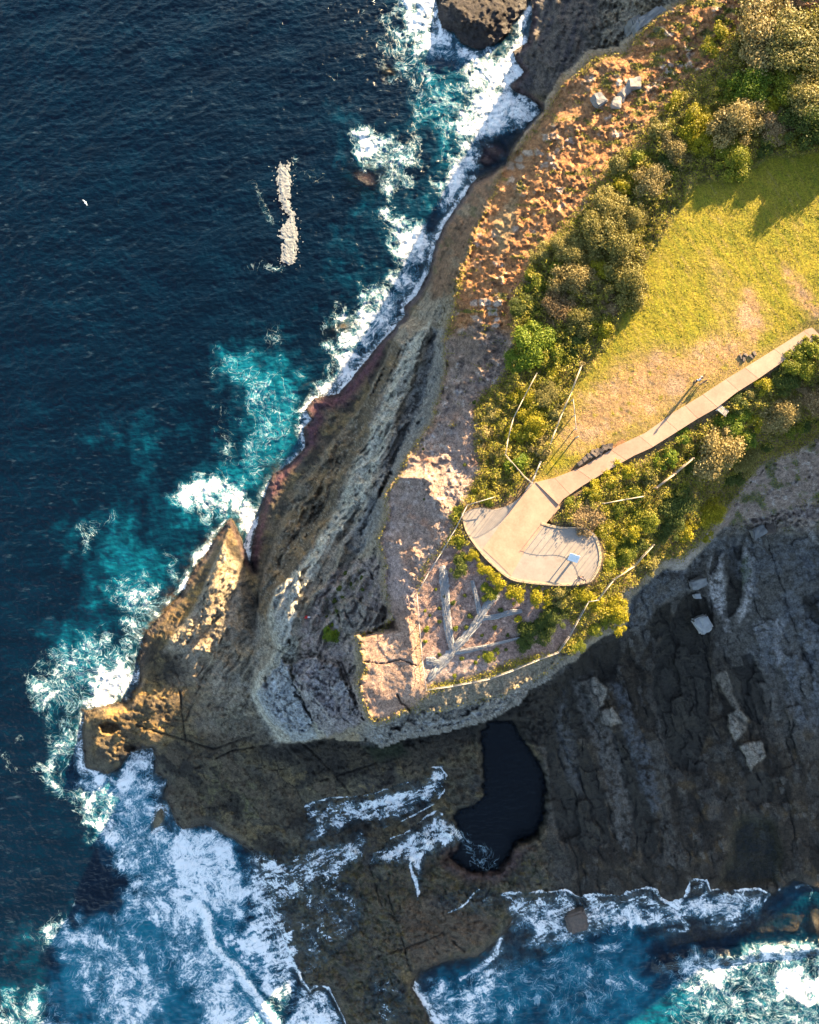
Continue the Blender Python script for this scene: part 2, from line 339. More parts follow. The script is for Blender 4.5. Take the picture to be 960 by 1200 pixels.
UPF = [(660,90),(640,132),(612,165),(592,198),(578,230),(557,274),(548,302),(530,345),(505,352),(505,317),(512,287),(522,263),(540,240),(556,214),(576,203),(596,193),(604,173),(616,153),(640,128)]
sUPF = np.clip(sst(-5, 5, sdp(UPF, EW, SW, 30)), 0, 1) * LAND * sst(1, 6, SD)
Z += sUPF * (.9 * ridged((E * .55 + S * .83) / 60 + .3 * w1, (E * .83 - S * .55 + 4 * w2) / 9, 45, 4) + .5 * n_mid + .3 * np.maximum(idr3 - .4, 0) * sst(0, .3, rub3) + .3 * n_fin)
Z = mix(Z, terr(Z + .4 * n_mid, 1.2), sUPF * .6)
# pink bare ground: fine gravel and outcrop
outc = sst(.0, .35, n_mid + .35 * n_big + .5 * sst(560, 500, E) * sst(620, 480, S))
Z += sPINK * (.12 * n_fin + .25 * n_mid + outc * (.35 * np.maximum(idr2 - .4, 0) * sst(0, .18, rub2) + .4 * np.maximum(idr - .4, 0) * sst(0, .2, rub)))
Z += sSAND * (.10 * n_mid + .05 * n_fin + .25 * n_big )
Z += sYARD * (.12 * n_mid + .05 * n_fin)
rest = topm * (1 - np.clip(sRED + sPINK + sSAND + sYARD + sLAWN + flat, 0, 1))
Z += rest * (.35 * n_mid + .12 * n_fin)
Z += sLAWN * (.05 * n_mid + .03 * n_fin + .10 * n_big)
# paving bed sits just under the slabs
Z = mix(Z, H0s - .06, flat * topm)

# ------------------------------------------------------------------ named shelf features: polygon, height step, edge softness
FE = []
def feat(poly, dz=0, soft=1.2, ragged=1.0):
    ragged = ragged * 1.5
    x = E + ragged * (EH - E); y = S + ragged * (SH - S)
    f = sst(-soft, soft, sdp(poly, x, y, 20 + 2 * soft)); return f
poolm = sst(-3, 16, sdp(pool, EW + 2.5 * h1, SW + 2.5 * h2, 40))
tide = []   # dark standing-water pools on the shelf
tide.append(feat([(852,643),(870,638),(868,667),(870,693),(864,717),(853,724),(851,700),(855,680)]))
tide.append(feat([(838,646),(846,644),(842,660),(834,675),(831,672)]))
tide.append(feat([(797,703),(810,694),(827,700),(834,722),(831,770),(834,800),(829,860),(815,905),(790,900),(775,860),(764,800),(768,760),(785,735)], 0, 2.5))
tide.append(feat([(770,712),(786,706),(784,735),(768,752),(760,740)], 0, 2))
tide.append(feat([(690,752),(712,742),(728,733),(727,760),(722,800),(705,800),(694,780)], 0, 3))
tide.append(feat([(852,783),(878,777),(886,800),(900,830),(890,850),(872,838),(860,812)], 0, 1.5))
tide.append(feat([(868,768),(880,765),(892,790),(897,800),(884,800),(874,786)], 0, 1.5))
tide.append(feat([(872,920),(885,905),(900,905),(908,922),(905,940),(888,946),(874,938)], 0, 2))
tide.append(feat([(716,860),(735,855),(748,900),(765,950),(770,1000),(756,1010),(740,960),(724,905)], 0, 3))
tide.append(feat([(640,880),(660,860),(690,880),(706,930),(716,985),(690,1000),(655,985),(645,930)], 0, 4))
tide.append(feat([(940,700),(960,690),(975,720),(960,745),(945,735)], 0, 2))
tide.append(feat([(940,765),(957,760),(955,775),(950,790),(942,780)], 0, 1.5))
tide.append(feat([(560,842),(603,843),(645,800),(690,760),(694,800),(690,860),(650,880),(620,870)], 0, 6))
tidem = np.clip(sum(tide), 0, 1) * shelf
channel = sst(-4, 16, sdp([(853,962),(870,951),(890,955),(909,960),(921,1000),(914,1040),(880,1045),(836,1040),(850,1003)], EW, SW, 40))
salt = np.clip(feat([(833,655),(846,652),(850,680),(852,700),(850,722),(838,716),(830,700)], 0, 4, 2) + feat([(872,640),(882,655),(884,690),(878,712),(868,730),(864,720),(872,700)], 0, 4, 2)
        + feat([(906,726),(914,722),(918,732),(912,755),(921,772),(914,782),(906,760)], 0, 3, 2) * .9 + feat([(884,730),(896,728),(902,742),(892,752),(884,746)], 0, 2) * .5
        + feat([(948,596),(956,600),(958,640),(950,634)], 0, 3, 2) * .8 + feat([(846,722),(856,726),(858,742),(850,742)], 0, 2) * .7, 0, 1) * shelf
foot = (1 - sst(3, 16, dline([(694,756),(716,745),(737,713),(741,702),(772,672),(803,668),(833,634),(848,618),(880,608),(925,596),(960,588)], EH, SH, 30))) * shelf
pale = np.clip(feat([(676,800),(698,792),(712,806),(708,825),(698,832),(690,815)], 0, 1.5) + feat([(702,832),(718,828),(730,848),(716,851),(706,846)], 0, 1) + feat([(836,790),(858,782),(868,800),(872,828),(862,834),(850,815)], 0, 2) * .6
        + feat([(853,838),(866,832),(878,840),(872,858),(862,870),(855,858)], 0, 1.5) + feat([(867,874),(892,866),(898,886),(884,898),(880,902),(874,888)], 0, 1), 0, 1) * shelf
flagz = np.clip(feat([(690,690),(735,678),(800,672),(806,690),(790,700),(770,712),(752,738),(738,740),(735,715)], 0, 3), 0, 1) * shelf
Z += pale * .5 + flagz * .35
Z = Z - tidem * (.22 + .1 * n_mid)
Z = mix(Z, -.30 + .12 * n_mid, sst(0, .30, poolm)); Z = mix(Z, -4.0 + .5 * n_mid, sst(.34, 1.0, poolm))
Z = mix(Z, -.45 + .3 * n_mid, channel)
# long joints in the low shelf
JO = [[(455,1050),(468,1090),(478,1130),(487,1150),(500,1180)],[(440,1123),(480,1110),(520,1093),(560,1080)],[(432,1010),(446,1060),(470,1085)],[(355,870),(390,905),(410,930)],[(375,915),(440,895)],[(520,1095),(545,1115)],[(210,800),(214,840),(218,870)],[(300,750),(270,770),(240,790),(218,845)],[(300,860),(250,878),(200,862),(160,850)],[(330,870),(270,880),(230,900)]]
jo = np.minimum.reduce([dline(j, EH, SH, 12) for j in JO])
jo = jo + 1.6 * sst(.0, .4, fbm(E / 20, S / 20, 37, 3)) + .5 * h1
Z -= shelf * .35 * (1 - sst(.4, 1.8, jo)) + shelf * (1 - southeast) * sst(860, 900, S) * .18 * (1 - sst(0, .03, ck3))
# crack in the sandstone block
ckd = dline([(466,815),(470,824),(477,829),(481,836)], EH, SH, 10); Z -= .8 * (1 - sst(.5, 1.6, ckd))
# hollows: boulder hole and gap in the blocks, dark cave under tip
hole = sst(-3, 2, sdp([(118,850),(126,845),(138,848),(140,854),(130,858),(120,857)], EH, SH, 20)); Z -= 1.6 * hole
gap = sst(-3, 3, sdp([(420,742),(440,736),(462,728),(466,738),(440,742),(424,748)], EH, SH, 20)); Z -= 2.6 * gap
# sea floor
wet = ~LAND
depth_floor = -.35 - .13 * np.minimum(-SD, 40) - .09 * np.maximum(-SD - 30, 0) + .35 * n_mid * sst(0, 20, -SD)
shal = sst(0, 1, sdp([(560,1100),(640,1065),(800,1060),(905,1055),(1000,1065),(1000,1110),(900,1108),(780,1125),(720,1095),(660,1130),(560,1160)], EW, SW, 40) / 18)
depth_floor = mix(depth_floor, np.maximum(depth_floor, -.9 + .5 * n_mid), shal)
Z = np.where(wet, depth_floor, Z)
# half-drowned rocks
def boul(ec, sc, rx, ry, top, rot=0):
    global Z
    dx = EH - ec; dy = SH - sc; c, s_ = math.cos(rot), math.sin(rot)
    q = ((dx * c + dy * s_) / rx) ** 2 + ((dy * c - dx * s_) / ry) ** 2
    Z = np.maximum(Z, top - .9 * q + .15 * n_mid)
for q in ((427,210,19,14,-.12,.2),(455,84,8,5,.1,0),(580,178,18,12,.15,.5),(570,188,12,9,.1,.2),(186,960,7,18,.5,.3),(676,1078,17,15,.5,.2),(700,1083,10,8,.1,0),(400,384,16,7,-.1,-.4),(956,1080,10,16,.1,0)):
    boul(*q)

H0_final = Z
gy = np.gradient(Z, axis=0) / (np.gradient(S, axis=0) * .118); gx = np.gradient(Z, axis=1) / (np.gradient(E, axis=1) * .118)
slope = np.hypot(gx, gy)

# ------------------------------------------------------------------ rock & soil colours (albedo, with some shade and sun tone painted in)
def C3(r, g, b): return np.array([r, g, b])
AL = np.zeros(E.shape + (3,))
def lay(col, mask):
    global AL
    AL = AL + (np.asarray(col) - AL) * np.clip(mask, 0, 1)[..., None]
v1 = fbm(E / 26, S / 26, 51, 4); v2 = fbm(E / 7, S / 7, 52, 4); v3 = fbm(E / 2.6, S / 2.6, 53, 2)
AL[:] = C3(.125, .105, .070)                                        # low brown shelf
lay(C3(.19, .15, .085), sst(.0, .5, v1 + .4 * v2))
lay(C3(.070, .062, .055), sst(.0, .45, -v1 + .5 * v2) * .8)
# tip rock: ochre, with the sunlit gold of its upper left painted in
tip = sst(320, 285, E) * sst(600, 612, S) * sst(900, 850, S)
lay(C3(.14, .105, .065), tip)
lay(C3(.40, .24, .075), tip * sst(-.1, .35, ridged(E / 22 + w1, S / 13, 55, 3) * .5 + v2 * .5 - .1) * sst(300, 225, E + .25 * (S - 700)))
lay(C3(.065, .05, .042), tip * sst(.05, .4, v1 * .8 + .35 * v2 - .15) * .8)
lay(C3(.24, .19, .14), feat([(195,760),(225,752),(240,790),(222,805),(190,800)], 0, 8, 3) * .7)
lay(C3(.030, .040, .014), feat([(262,832),(276,822),(290,830),(286,850),(262,862),(245,850)], 0, 6, 3) * .85)
lay(C3(.17, .155, .07), feat([(210,915),(260,900),(300,915),(320,950),(270,965),(230,950)], 0, 14, 3) * sst(-.2, .3, v2))
lay(C3(.028, .024, .020), shelf * (1 - southeast) * sst(.04, .16, fbm(E / 44, S / 44, 73, 4) + .25 * v2) * .85)
lay(C3(.21, .155, .075), shelf * (1 - southeast) * sst(.10, .26, fbm(E / 40, S / 40, 74, 4) + .3 * v2) * .8)
lay(C3(.17, .125, .09), shelf * (1 - southeast) * sst(.6, .9, id3) * sst(-.3, .2, v1) * .75); lay(C3(.05, .042, .032), shelf * (1 - southeast) * sst(.65, .95, 1 - id3) * .55)
# low shelf weed and moss
brn = shelf * (1 - southeast) * sst(700, 760, S)
lay(C3(.032, .027, .022), brn * sst(-.1, .2, fbm(E / 50, S / 50, 36, 3)) * (1 - sst(.008, .026, ck3)) * .9)
lay(C3(.10, .078, .045), brn * sst(.5, .9, id3) * .5)
low = shelf * (1 - southeast) * sst(980, 1010, S)
lay(C3(.035, .037, .016), low * sst(.08, .28, v2 + .25 * v1) * .85)
lay(C3(.13, .10, .030), low * sst(.05, .35, -v2 + .35 * v1) * .75)
lay(C3(.15, .10, .062), low * feat([(470,1060),(500,1050),(580,1080),(575,1100),(520,1125),(490,1140),(478,1110)], 0, 8, 2) * .8)
# north rocks
lay(C3(.085, .075, .078), northrocks * shelf)
lay(C3(.15, .125, .105), northrocks * shelf * sst(-.05, .4, ridged((E * .9 + S * .3) / 9, (S * .9 - E * .3) / 60, 57, 3) - .1))
lay(C3(.14, .11, .07), sst(100, 60, S) * sst(600, 560, E) * sst(530, 560, E) * sst(-.2, .3, v1))
# south-eastern shelf
lay(C3(.150, .150, .146), shelf * southeast)
darkz = shelf * southeast * feat([(560,842),(640,805),(694,752),(740,738),(790,704),(832,716),(838,770),(868,790),(905,860),(960,880),(1000,900),(1000,1060),(560,1060),(640,960),(644,880)], 0, 26, 3)
lay(C3(.060, .046, .030), darkz * .9)
lay(C3(.016, .012, .008), darkz * sst(-.08, .10, fbm(tA / 20, tB / 120, 59, 4)) * .9)
lay(C3(.135, .118, .096), darkz * sst(.12, .42, ridged(tA / 34, tB / 260, 60, 3) * .5 - .15 + .35 * v2 - .25 * sst(880, 1000, S)) * .75)
lay(C3(.12, .125, .13), darkz * sst(.25, .45, fbm(tA / 16, tB / 30, 68, 3)) * .5)
lay(C3(.20, .21, .22), shelf * southeast * (1 - darkz) * sst(.0, .5, v1 + .5 * v2) * .5); lay(C3(.065, .066, .07), shelf * southeast * (1 - darkz) * sst(.1, .4, -v2 + .2 * v1) * .6)
band = fbm(tA / 17, tB / 170, 58, 4)
lay(C3(.040, .036, .031), .4 * shelf * southeast * sst(-.12, .18, band - .25 * sst(820, 880, E) * sst(850, 760, S) + .12 * sst(780, 850, S)) * .9)
lay(C3(.095, .068, .036), shelf * southeast * sst(.05, .35, v1 + .3 * band) * sst(760, 880, S) * .8)
lay(C3(.145, .150, .158), shelf * southeast * sst(.55, .95, id1 + .3 * v2) * sst(-.2, .2, jvis - .3) * .45)
lay(C3(.12, .125, .13), shelf * southeast * sst(.7, .95, id2 + .1 * v2) * .4)
lay(C3(.17, .178, .185), shelf * southeast * sst(.72, .95, id5) * sst(-.1, .3, v1 + .3 * band) * .55); lay(C3(.035, .032, .03), shelf * southeast * sst(.72, .95, 1 - id5) * .5)
lay(C3(.22, .225, .23), shelf * southeast * sst(.80, .95, ridged(tA / 40 + .3 * w1, tB / 26 + .3 * w2, 39, 4)) * .35)
lay(C3(.03, .03, .03), shelf * southeast * (jvis * (1 - sst(.0, .035, ck1)) * .6 + .5 * jvis * (1 - sst(0, .06, ck2))))
lay(C3(.030, .026, .022), shelf * southeast * sst(900, 980, S) * sst(-.3, .2, -v1) * .6)
lay(C3(.20, .19, .18), flagz * .32); lay(C3(.24, .235, .22), pale * sst(-.6, .1, v2 + .3 * v3 + .1) * .75)
lay(C3(.018, .016, .014), shelf * southeast * longe * .7)
lay(C3(.33, .34, .37), salt * sst(-.45, .2, v2 + .4 * v3) * .85); lay(C3(.20, .22, .25), foot * sst(-.15, .35, v2 + .3 * v1) * .7)
lay(C3(.050, .085, .012), feat([(864,660),(876,652),(878,672),(870,690)], 0, 4, 2) * .7 * shelf)
lay(C3(.014, .012, .010), sst(.25, .75, tidem + .35 * v2) * .9)
lay(C3(.035, .030, .020), sst(.02, .3, poolm) * .8); lay(C3(.006, .006, .007), sst(.3, .8, poolm)); lay(C3(.10, .10, .05), channel * .45)
lay(C3(.105, .055, .050), np.clip(sst(-16, -2, sdp(pool, EW, SW, 40)), 0, 1) * sst(985, 1000, S) * sst(500, 530, E) * (1 - poolm) * .75)
lay(C3(.030, .026, .022), shelf * (1 - sst(.5, 1.9, jo)) * .6)
# undercut shade below the southern lip, painted into the colour
lipshade = feat([(300,872),(372,866),(430,868),(506,861),(579,843),(625,812),(650,800),(640,840),(560,870),(520,890),(430,905),(350,900),(290,890)], 0, 12, 2)
lay(C3(.040, .032, .024), lipshade * shelf * .8)
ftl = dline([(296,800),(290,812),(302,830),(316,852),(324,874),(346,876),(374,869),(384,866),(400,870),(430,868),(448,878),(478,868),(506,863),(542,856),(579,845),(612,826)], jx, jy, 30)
lay(C3(.022, .019, .016), (1 - sst(2, 11, ftl)) * (1 - cliffm) * (1 - topm) * .85); lay(C3(.020, .030, .012), feat([(425,875),(470,866),(478,885),(440,895)], 0, 7, 2) * shelf * .8)  # undercut shadow along the cliff foot painted in as a dark line
# splash zone
lay(C3(.115, .045, .062), np.where(LAND, sst(24, 6, SD) * sst(380, 395, S) * sst(700, 640, S) * sst(280, 300, E), 0) * sst(.9, 2.6, 3.6 - Z))
lay(C3(.10, .052, .06), np.where(LAND, 1 - sst(3, 9, SD), 0) * .75 * sst(900, 700, S + .4 * E))
lay(C3(.035, .028, .026), np.where(LAND, 1 - sst(1, 6, SD + 2 * h1), 0) * .7)
AL = AL * np.where((shelf > .5), mix(mix(.80, .66, southeast), 1.2, np.clip(np.maximum.reduce([salt, pale * .8, foot * .6, flagz * .35]), 0, 1)), 1.0)[..., None] * np.stack([1 + .10 * shelf * southeast, 1 + 0 * shelf, 1 - .14 * shelf * southeast], -1)
stq = shelf * southeast * sst(-.5, .25, v2 + .5 * v1 + .3 * v3)
lay(C3(.11, .102, .09), stq * feat([(668,798),(690,792),(716,850),(730,900),(742,960),(738,1000),(726,990),(712,920),(694,870)], 0, 3, 2) * .8)
lay(C3(.085, .092, .10), stq * feat([(716,800),(730,800),(745,850),(762,880),(775,940),(768,960),(750,920),(735,870)], 0, 3, 2) * .7)
lay(C3(.085, .078, .066), stq * feat([(770,830),(778,870),(786,960),(800,1000),(806,1020),(780,1012),(772,940)], 0, 4, 2) * .7)
lay(C3(.105, .112, .12), stq * feat([(660,810),(672,860),(680,930),(668,920),(650,850)], 0, 6, 2) * .5)
lay(C3(.135, .142, .15), stq * feat([(838,640),(880,622),(960,600),(1000,600),(1000,860),(940,850),(900,790),(878,765),(880,690)], 0, 12, 2) * sst(-.1, .5, id1 * .6 + .5 * v1) * .75)
lay(C3(.115, .12, .122), stq * flagz * .7)
lay(C3(.03, .027, .024), shelf * southeast * (.5 * jvis * (1 - sst(0, .06, ck2)) + .6 * (1 - sst(0, .022, ck1))) * .7)
lay(C3(.05, .03, .036), np.clip(feat([(408,200),(420,192),(440,198),(446,214),(436,224),(414,222)], 0, 5) + feat([(560,165),(590,165),(600,180),(580,200),(560,195)], 0, 5), 0, 1))
lay(C3(.045, .038, .036), sst(-3, 3, sdp(rock_top, EH, SH, 30)) * .85)  # top reef darkened in its colour to stand for headland shade
# --- cliffs
strat = perlin(Z * .9 + .9 * n_big, 0 * E + 3.3, 61) + .5 * perlin(Z * 2.6 + .5 * n_mid, 0 * E + 7.1, 62)
lay(C3(.33, .275, .20), cliffm)
lay(C3(.35, .26, .15), cliffm * sst(.0, .4, v1 + .3 * strat) * .7)
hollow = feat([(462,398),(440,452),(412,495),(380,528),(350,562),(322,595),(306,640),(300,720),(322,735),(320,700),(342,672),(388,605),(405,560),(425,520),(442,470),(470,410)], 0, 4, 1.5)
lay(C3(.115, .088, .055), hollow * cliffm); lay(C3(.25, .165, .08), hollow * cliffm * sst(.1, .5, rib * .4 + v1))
PALE = [(505,375),(498,400),(486,435),(470,470),(455,510),(440,550),(425,590),(400,625),(378,655),(358,690),(345,725),(352,790),(400,850),(372,868),(320,872),(292,815),(298,800),(322,760),(312,720),(322,695),(345,668),(383,620),(405,575),(424,530),(441,490),(456,450),(474,405)]
palem = feat(PALE, 0, 2.6, 1.6)
lay(C3(.52, .48, .38), palem * cliffm * sst(-.55, .35, rib * .6 + .6 * v2 + .2 * strat))
lay(C3(.22, .21, .19), palem * cliffm * sst(.15, .6, -rib2 * .5 + v2) * .7)
GROOVE = [(522,385),(518,440),(506,490),(480,528),(455,572),(440,625),(420,650),(400,640),(425,605),(442,560),(460,515),(478,470),(494,430),(508,385)]
lay(C3(.30, .285, .26), feat(GROOVE, 0, 3, 1.6) * cliffm * .85); lay(C3(.11, .105, .10), feat(GROOVE, 0, 3, 1.6) * cliffm * sst(.0, .4, v2 + rib * .3) * .6)
PINKR = [(372,700),(392,668),(420,655),(445,650),(448,700),(456,724),(430,745),(415,765),(415,800),(430,845),(395,850),(352,790),(350,740)]
pinkm = feat(PINKR, 0, 4, 1.6)
lay(C3(.38, .295, .255), pinkm * cliffm * .9); lay(C3(.12, .10, .075), pinkm * cliffm * sst(.0, .4, v2 + .4 * v1)); lay(C3(.40, .39, .38), pinkm * cliffm * sst(.2, .5, -v2 + .3 * v3) * .6)
lay(C3(.085, .085, .03), feat([(385,700),(420,670),(428,690),(400,740),(384,760)], 0, 9, 2) * sst(-.2, .3, v2) * .7)
lay(C3(.36, .39, .40), feat([(300,815),(318,790),(345,800),(362,840),(372,866),(345,870),(318,845)], 0, 2.5, 1.5) * cliffm * .8)
lay(C3(.40, .43, .45), blkA * .85); lay(C3(.30, .26, .26), blkB * .8); lay(C3(.42, .41, .37), blkC * .7); lay(C3(.26, .24, .21), blkD * .7)
lay(C3(.22, .22, .23), (blkA + blkB) * sst(.0, .4, v2 + .3 * v1) * .6); lay(C3(.46, .46, .45), (blkA + blkB) * sst(.7, .95, idq) * .4)
lay(C3(.06, .052, .045), nkm * .5 * LAND)
lip = sst(418, 432, E) * sst(690, 640, E) * sst(760, 790, S + .55 * (E - 560))
lay(C3(.27, .26, .24), lip * cliffm * .85)
lay(C3(.38, .385, .38), lip * cliffm * sst(.05, .25, perlin(Z * 1.5 + 1.2 * n_mid, E / 60, 63)) * .8)
lay(C3(.085, .08, .075), lip * cliffm * sst(.12, .34, perlin(Z * 2.6 + 1.5 * n_mid, E / 40, 69) + .25 * v2) * .85)
lay(C3(.07, .065, .06), lip * cliffm * (1 - sst(0, .05, ckq)) * .6)
lay(C3(.11, .09, .068), cliffm * sst(.25, .65, strat + .3 * v2) * .35); lay(C3(.36, .31, .24), cliffm * sst(.3, .7, -strat + .3 * v2) * .25)
lay(C3(.06, .052, .045), cliffm * crev * .5)
bed = np.abs((Z / .85 + .55 * n_mid + .8 * n_big) % 1.0 - .5); bed2 = np.abs((Z / .31 + .4 * n_mid + .5 * n_big) % 1.0 - .5)
bedv = sst(-.25, .25, fbm(E / 30, S / 30, 99, 3))
lay(C3(.055, .046, .038), (cliffm + .6 * sUPF) * (1 - sst(.03, .11, bed)) * bedv * .75); lay(C3(.07, .06, .05), cliffm * (1 - sst(.04, .14, bed2)) * (1 - bedv) * .45)
lay(C3(.46, .42, .34), cliffm * sst(.40, .48, bed) * sst(-.2, .3, v2 + .2) * .35)
eslope = sst(835, 850, E) * sst(490, 510, S)
lay(C3(.28, .21, .18), eslope * cliffm * .9); lay(C3(.42, .38, .36), eslope * cliffm * sst(.1, .45, v2 + .4 * ridged(E / 30, S / 12, 64, 3) - .2) * .7)
lay(C3(.055, .075, .018), eslope * sst(-.0, .3, v1 + .4 * v2 - .05) * cliffm * .85)
lay(C3(.42, .37, .33), feat([(776,655),(800,648),(820,640),(812,655),(800,668),(786,665)], 0, 4, 2)); lay(C3(.42, .36, .33), feat([(725,690),(738,684),(745,690),(732,700)], 0, 3, 2))
lay(C3(.24, .135, .075), sUPF * .85); lay(C3(.13, .085, .055), sUPF * sst(.0, .4, -v2 + .3 * v1) * .7); lay(C3(.30, .24, .16), sUPF * sst(.1, .5, v1 - .3 * v2) * .7)
lay(C3(.10, .10, .03), sUPF * sst(.2, .45, fbm(E / 14, S / 14, 67, 4)) * .6)
# --- tops
lay(C3(.17, .115, .060), topm)
lay(C3(.42, .185, .070), sRED); lay(C3(.45, .25, .125), sRED * sst(.0, .4, v2 + .3 * v1) * .8)
lay(C3(.17, .095, .058), sRED * sst(.1, .45, -v2 + .35 * gul - .1) * .8); lay(C3(.42, .17, .065), sRED * sst(.15, .4, v1) * .7)
lay(C3(.60, .52, .46), sRED * sst(.62, .8, idr2) * sst(.1, .25, rub2) * sst(.1, .4, n_big + .2 + .4 * v2) * .7)
lay(C3(.085, .105, .020), sRED * sst(.12, .34, fbm(E / 20, S / 9, 66, 4) + .25 * sst(620, 800, E) - .12) * .85)
lay(C3(.20, .165, .11), sRED * feat([(590,200),(640,135),(690,75),(730,65),(690,130),(640,180),(610,240),(580,260)], 0, 14, 2) * .25)
lay(C3(.34, .235, .125), feat([(578,258),(606,226),(604,255),(595,290),(585,300)], 0, 5, 2) * .9)
lay(C3(.36, .255, .205), sPINK); lay(C3(.44, .34, .30), sPINK * sst(.0, .5, v1 + .3 * v2) * .8)
lay(C3(.22, .155, .105), sPINK * sst(480, 380, S) * .7); lay(C3(.50, .44, .40), sPINK * outc * sst(.1, .4, v2 + .3 * v3) * .7)
lay(C3(.38, .19, .115), sPINK * sst(.15, .45, -v1 + .3 * v2) * sst(430, 470, S) * .65); lay(C3(.17, .12, .10), sPINK * sst(.25, .5, -v2 + .4 * v3) * .6)
lay(C3(.38, .25, .185), sSAND); lay(C3(.30, .185, .135), sSAND * sst(.05, .4, v1 + .3 * v2) * .8); lay(C3(.43, .31, .24), sSAND * sst(.1, .5, -v1 + .4 * v2) * .7); lay(C3(.46, .36, .34), sSAND * sst(730, 690, S) * .6)
lay(C3(.32, .205, .165), sYARD); lay(C3(.40, .28, .23), sYARD * sst(.0, .4, v2 + .3 * v1) * .6); lay(C3(.22, .145, .12), sYARD * sst(.1, .4, -v2) * .6); lay(C3(.45, .36, .32), sYARD * sst(755, 790, S) * .6)
lay(C3(.26, .225, .165), sLEDGE * .9); lay(C3(.17, .155, .13), sLEDGE * sst(.0, .4, v2) * .6)
# lawn: green with worn straw-coloured patches
worn = np.clip(feat([(668,480),(690,462),(712,440),(740,418),(775,408),(800,412),(820,405),(835,392),(860,388),(884,408),(876,428),(840,446),(800,470),(770,490),(740,505),(700,520),(670,530),(655,520)], 0, 22, 4)
   + feat([(868,340),(880,335),(895,360),(900,385),(880,400),(868,375)], 0, 10, 3) + feat([(918,310),(930,318),(948,340),(965,370),(950,372),(930,350)], 0, 9, 3) + feat([(830,300),(850,320),(870,370),(850,380),(830,340)], 0, 14, 4) * .35, 0, 1)
mow = fbm((E * .55 + S * .83) / 30, (E * .83 - S * .55) / 5, 71, 4)
lay(C3(.285, .255, .012), sLAWN)
lay(C3(.37, .285, .022), sLAWN * sst(-.25, .4, mow + .5 * v1) * .8); lay(C3(.19, .21, .010), sLAWN * sst(.12, .45, -mow + .4 * v2) * .6)
lay(C3(.46, .27, .135), sLAWN * worn * sst(-.70, -.10, v2 * .8 + v1 * .5 + .3 * mow) * .9); lay(C3(.46, .31, .20), sLAWN * worn * sst(.05, .4, v1 + .4 * mow) * .8)
lay(C3(.33, .25, .10), sLAWN * sst(.25, .5, mow + .3 * v3) * .5); lay(C3(.33, .20, .11), sLAWN * flat * .35)
lay(C3(.36, .17, .09), (1 - sst(2, 6, dline([(672,551),(700,537),(723,523),(730,518)], EH, SH, 12))) * topm * .8)
# grain everywhere
AL *= np.clip(1 + .30 * v2 * (1 - sLAWN) + .26 * v3 + .14 * fbm(E / 1.6, S / 1.6, 72, 1), .5, 1.5)[..., None]
AL = np.clip(AL, .004, .8)
# wetness (gloss) of rock near the water
WETN = np.clip(np.maximum.reduce([np.where(LAND, sst(14, 2, SD), 1) * (1 - topm), tidem, low * .5]), 0, 1)

# ------------------------------------------------------------------ sea state
keepdry = LAND & (poolm < .04) & (channel < .04)
Z = np.where(keepdry, np.maximum(Z, .14 + .05 * n_mid + .25 * sst(0, 10, SD)), Z)
Fm = np.zeros(E.shape); Tm = np.zeros(E.shape); Wm = np.zeros(E.shape)
FW = fbm(E / 60, S / 60, 81, 4); FH = fbm(E / 16, S / 16, 82, 4); FG = fbm(E / 6, S / 6, 83, 2)
fE = E + 7 * fbm(E / 30, S / 30, 84, 4); fS = S + 7 * fbm(E / 30, S / 30, 85, 4)
def foam(poly, dens, soft=10, rag=.45):
    global Fm
    soft = soft * 2.2
    d = sdp(poly, fE, fS, 45 + 3 * soft)
    f = sst(-soft * .9, soft * .75, d + soft * (.9 * FH + .5 * FW)) * (dens + rag * .55 * FH + .12 * FW)
    Fm = np.maximum(Fm, np.clip(f, 0, 1.15))
def fline(pts, width, dens):
    global Fm
    d = dline(pts, E + .5 * (fE - E), S + .5 * (fS - S), 50)
    f = (1 - sst(width * .15, width * 1.9, d + width * .8 * FH)) * (dens + .35 * FH)
    Fm = np.maximum(Fm, np.clip(f, 0, 1.15))
def teal(poly, dens, soft=25):
    global Tm
    soft = soft * 1.6
    d = sdp(poly, fE, fS, 50 + 2.2 * soft)
    Tm = np.maximum(Tm, sst(-soft, soft, d + soft * (.7 * FH + .9 * FW)) * np.clip(dens + .45 * FW + .35 * FH, 0, 1))
# top stream
foam([(470,-40),(515,-40),(514,30),(530,45),(558,62),(582,60),(600,46),(606,25),(616,0),(630,0),(628,60),(616,86),(600,100),(620,113),(640,128),(614,152),(588,162),(566,178),(552,208),(538,232),(524,238),(520,220),(530,192),(542,168),(536,140),(552,112),(545,84),(520,66),(492,62),(470,40)], .98, 12)
foam([(596,100),(622,110),(640,128),(614,152),(586,160),(562,176),(556,150),(572,122)], 1.0, 9)
foam([(520,45),(558,62),(582,60),(604,50),(610,84),(596,104),(566,104),(546,84)], .95, 9)
foam([(497,0),(514,10),(524,40),(548,60),(540,76),(514,56)], 1.0, 7)
foam([(440,20),(480,10),(520,70),(545,110),(530,150),(500,120),(460,80)], .42, 26)
foam([(407,153),(433,150),(462,162),(490,168),(495,190),(477,214),(455,228),(446,204),(426,196),(415,180)], .62, 9); foam([(408,152),(436,152),(450,168),(440,185),(422,182)], .9, 5)
foam([(446,252),(464,252),(480,262),(506,274),(508,290),(500,318),(486,346),(472,358),(474,372),(458,392),(432,418),(412,446),(397,462),(368,469),(358,482),(362,494),(352,502),(352,480),(364,464),(386,452),(394,420),(384,402),(384,384),(404,362),(424,374),(430,340),(454,332),(467,318),(466,290),(455,268)], .80, 10)
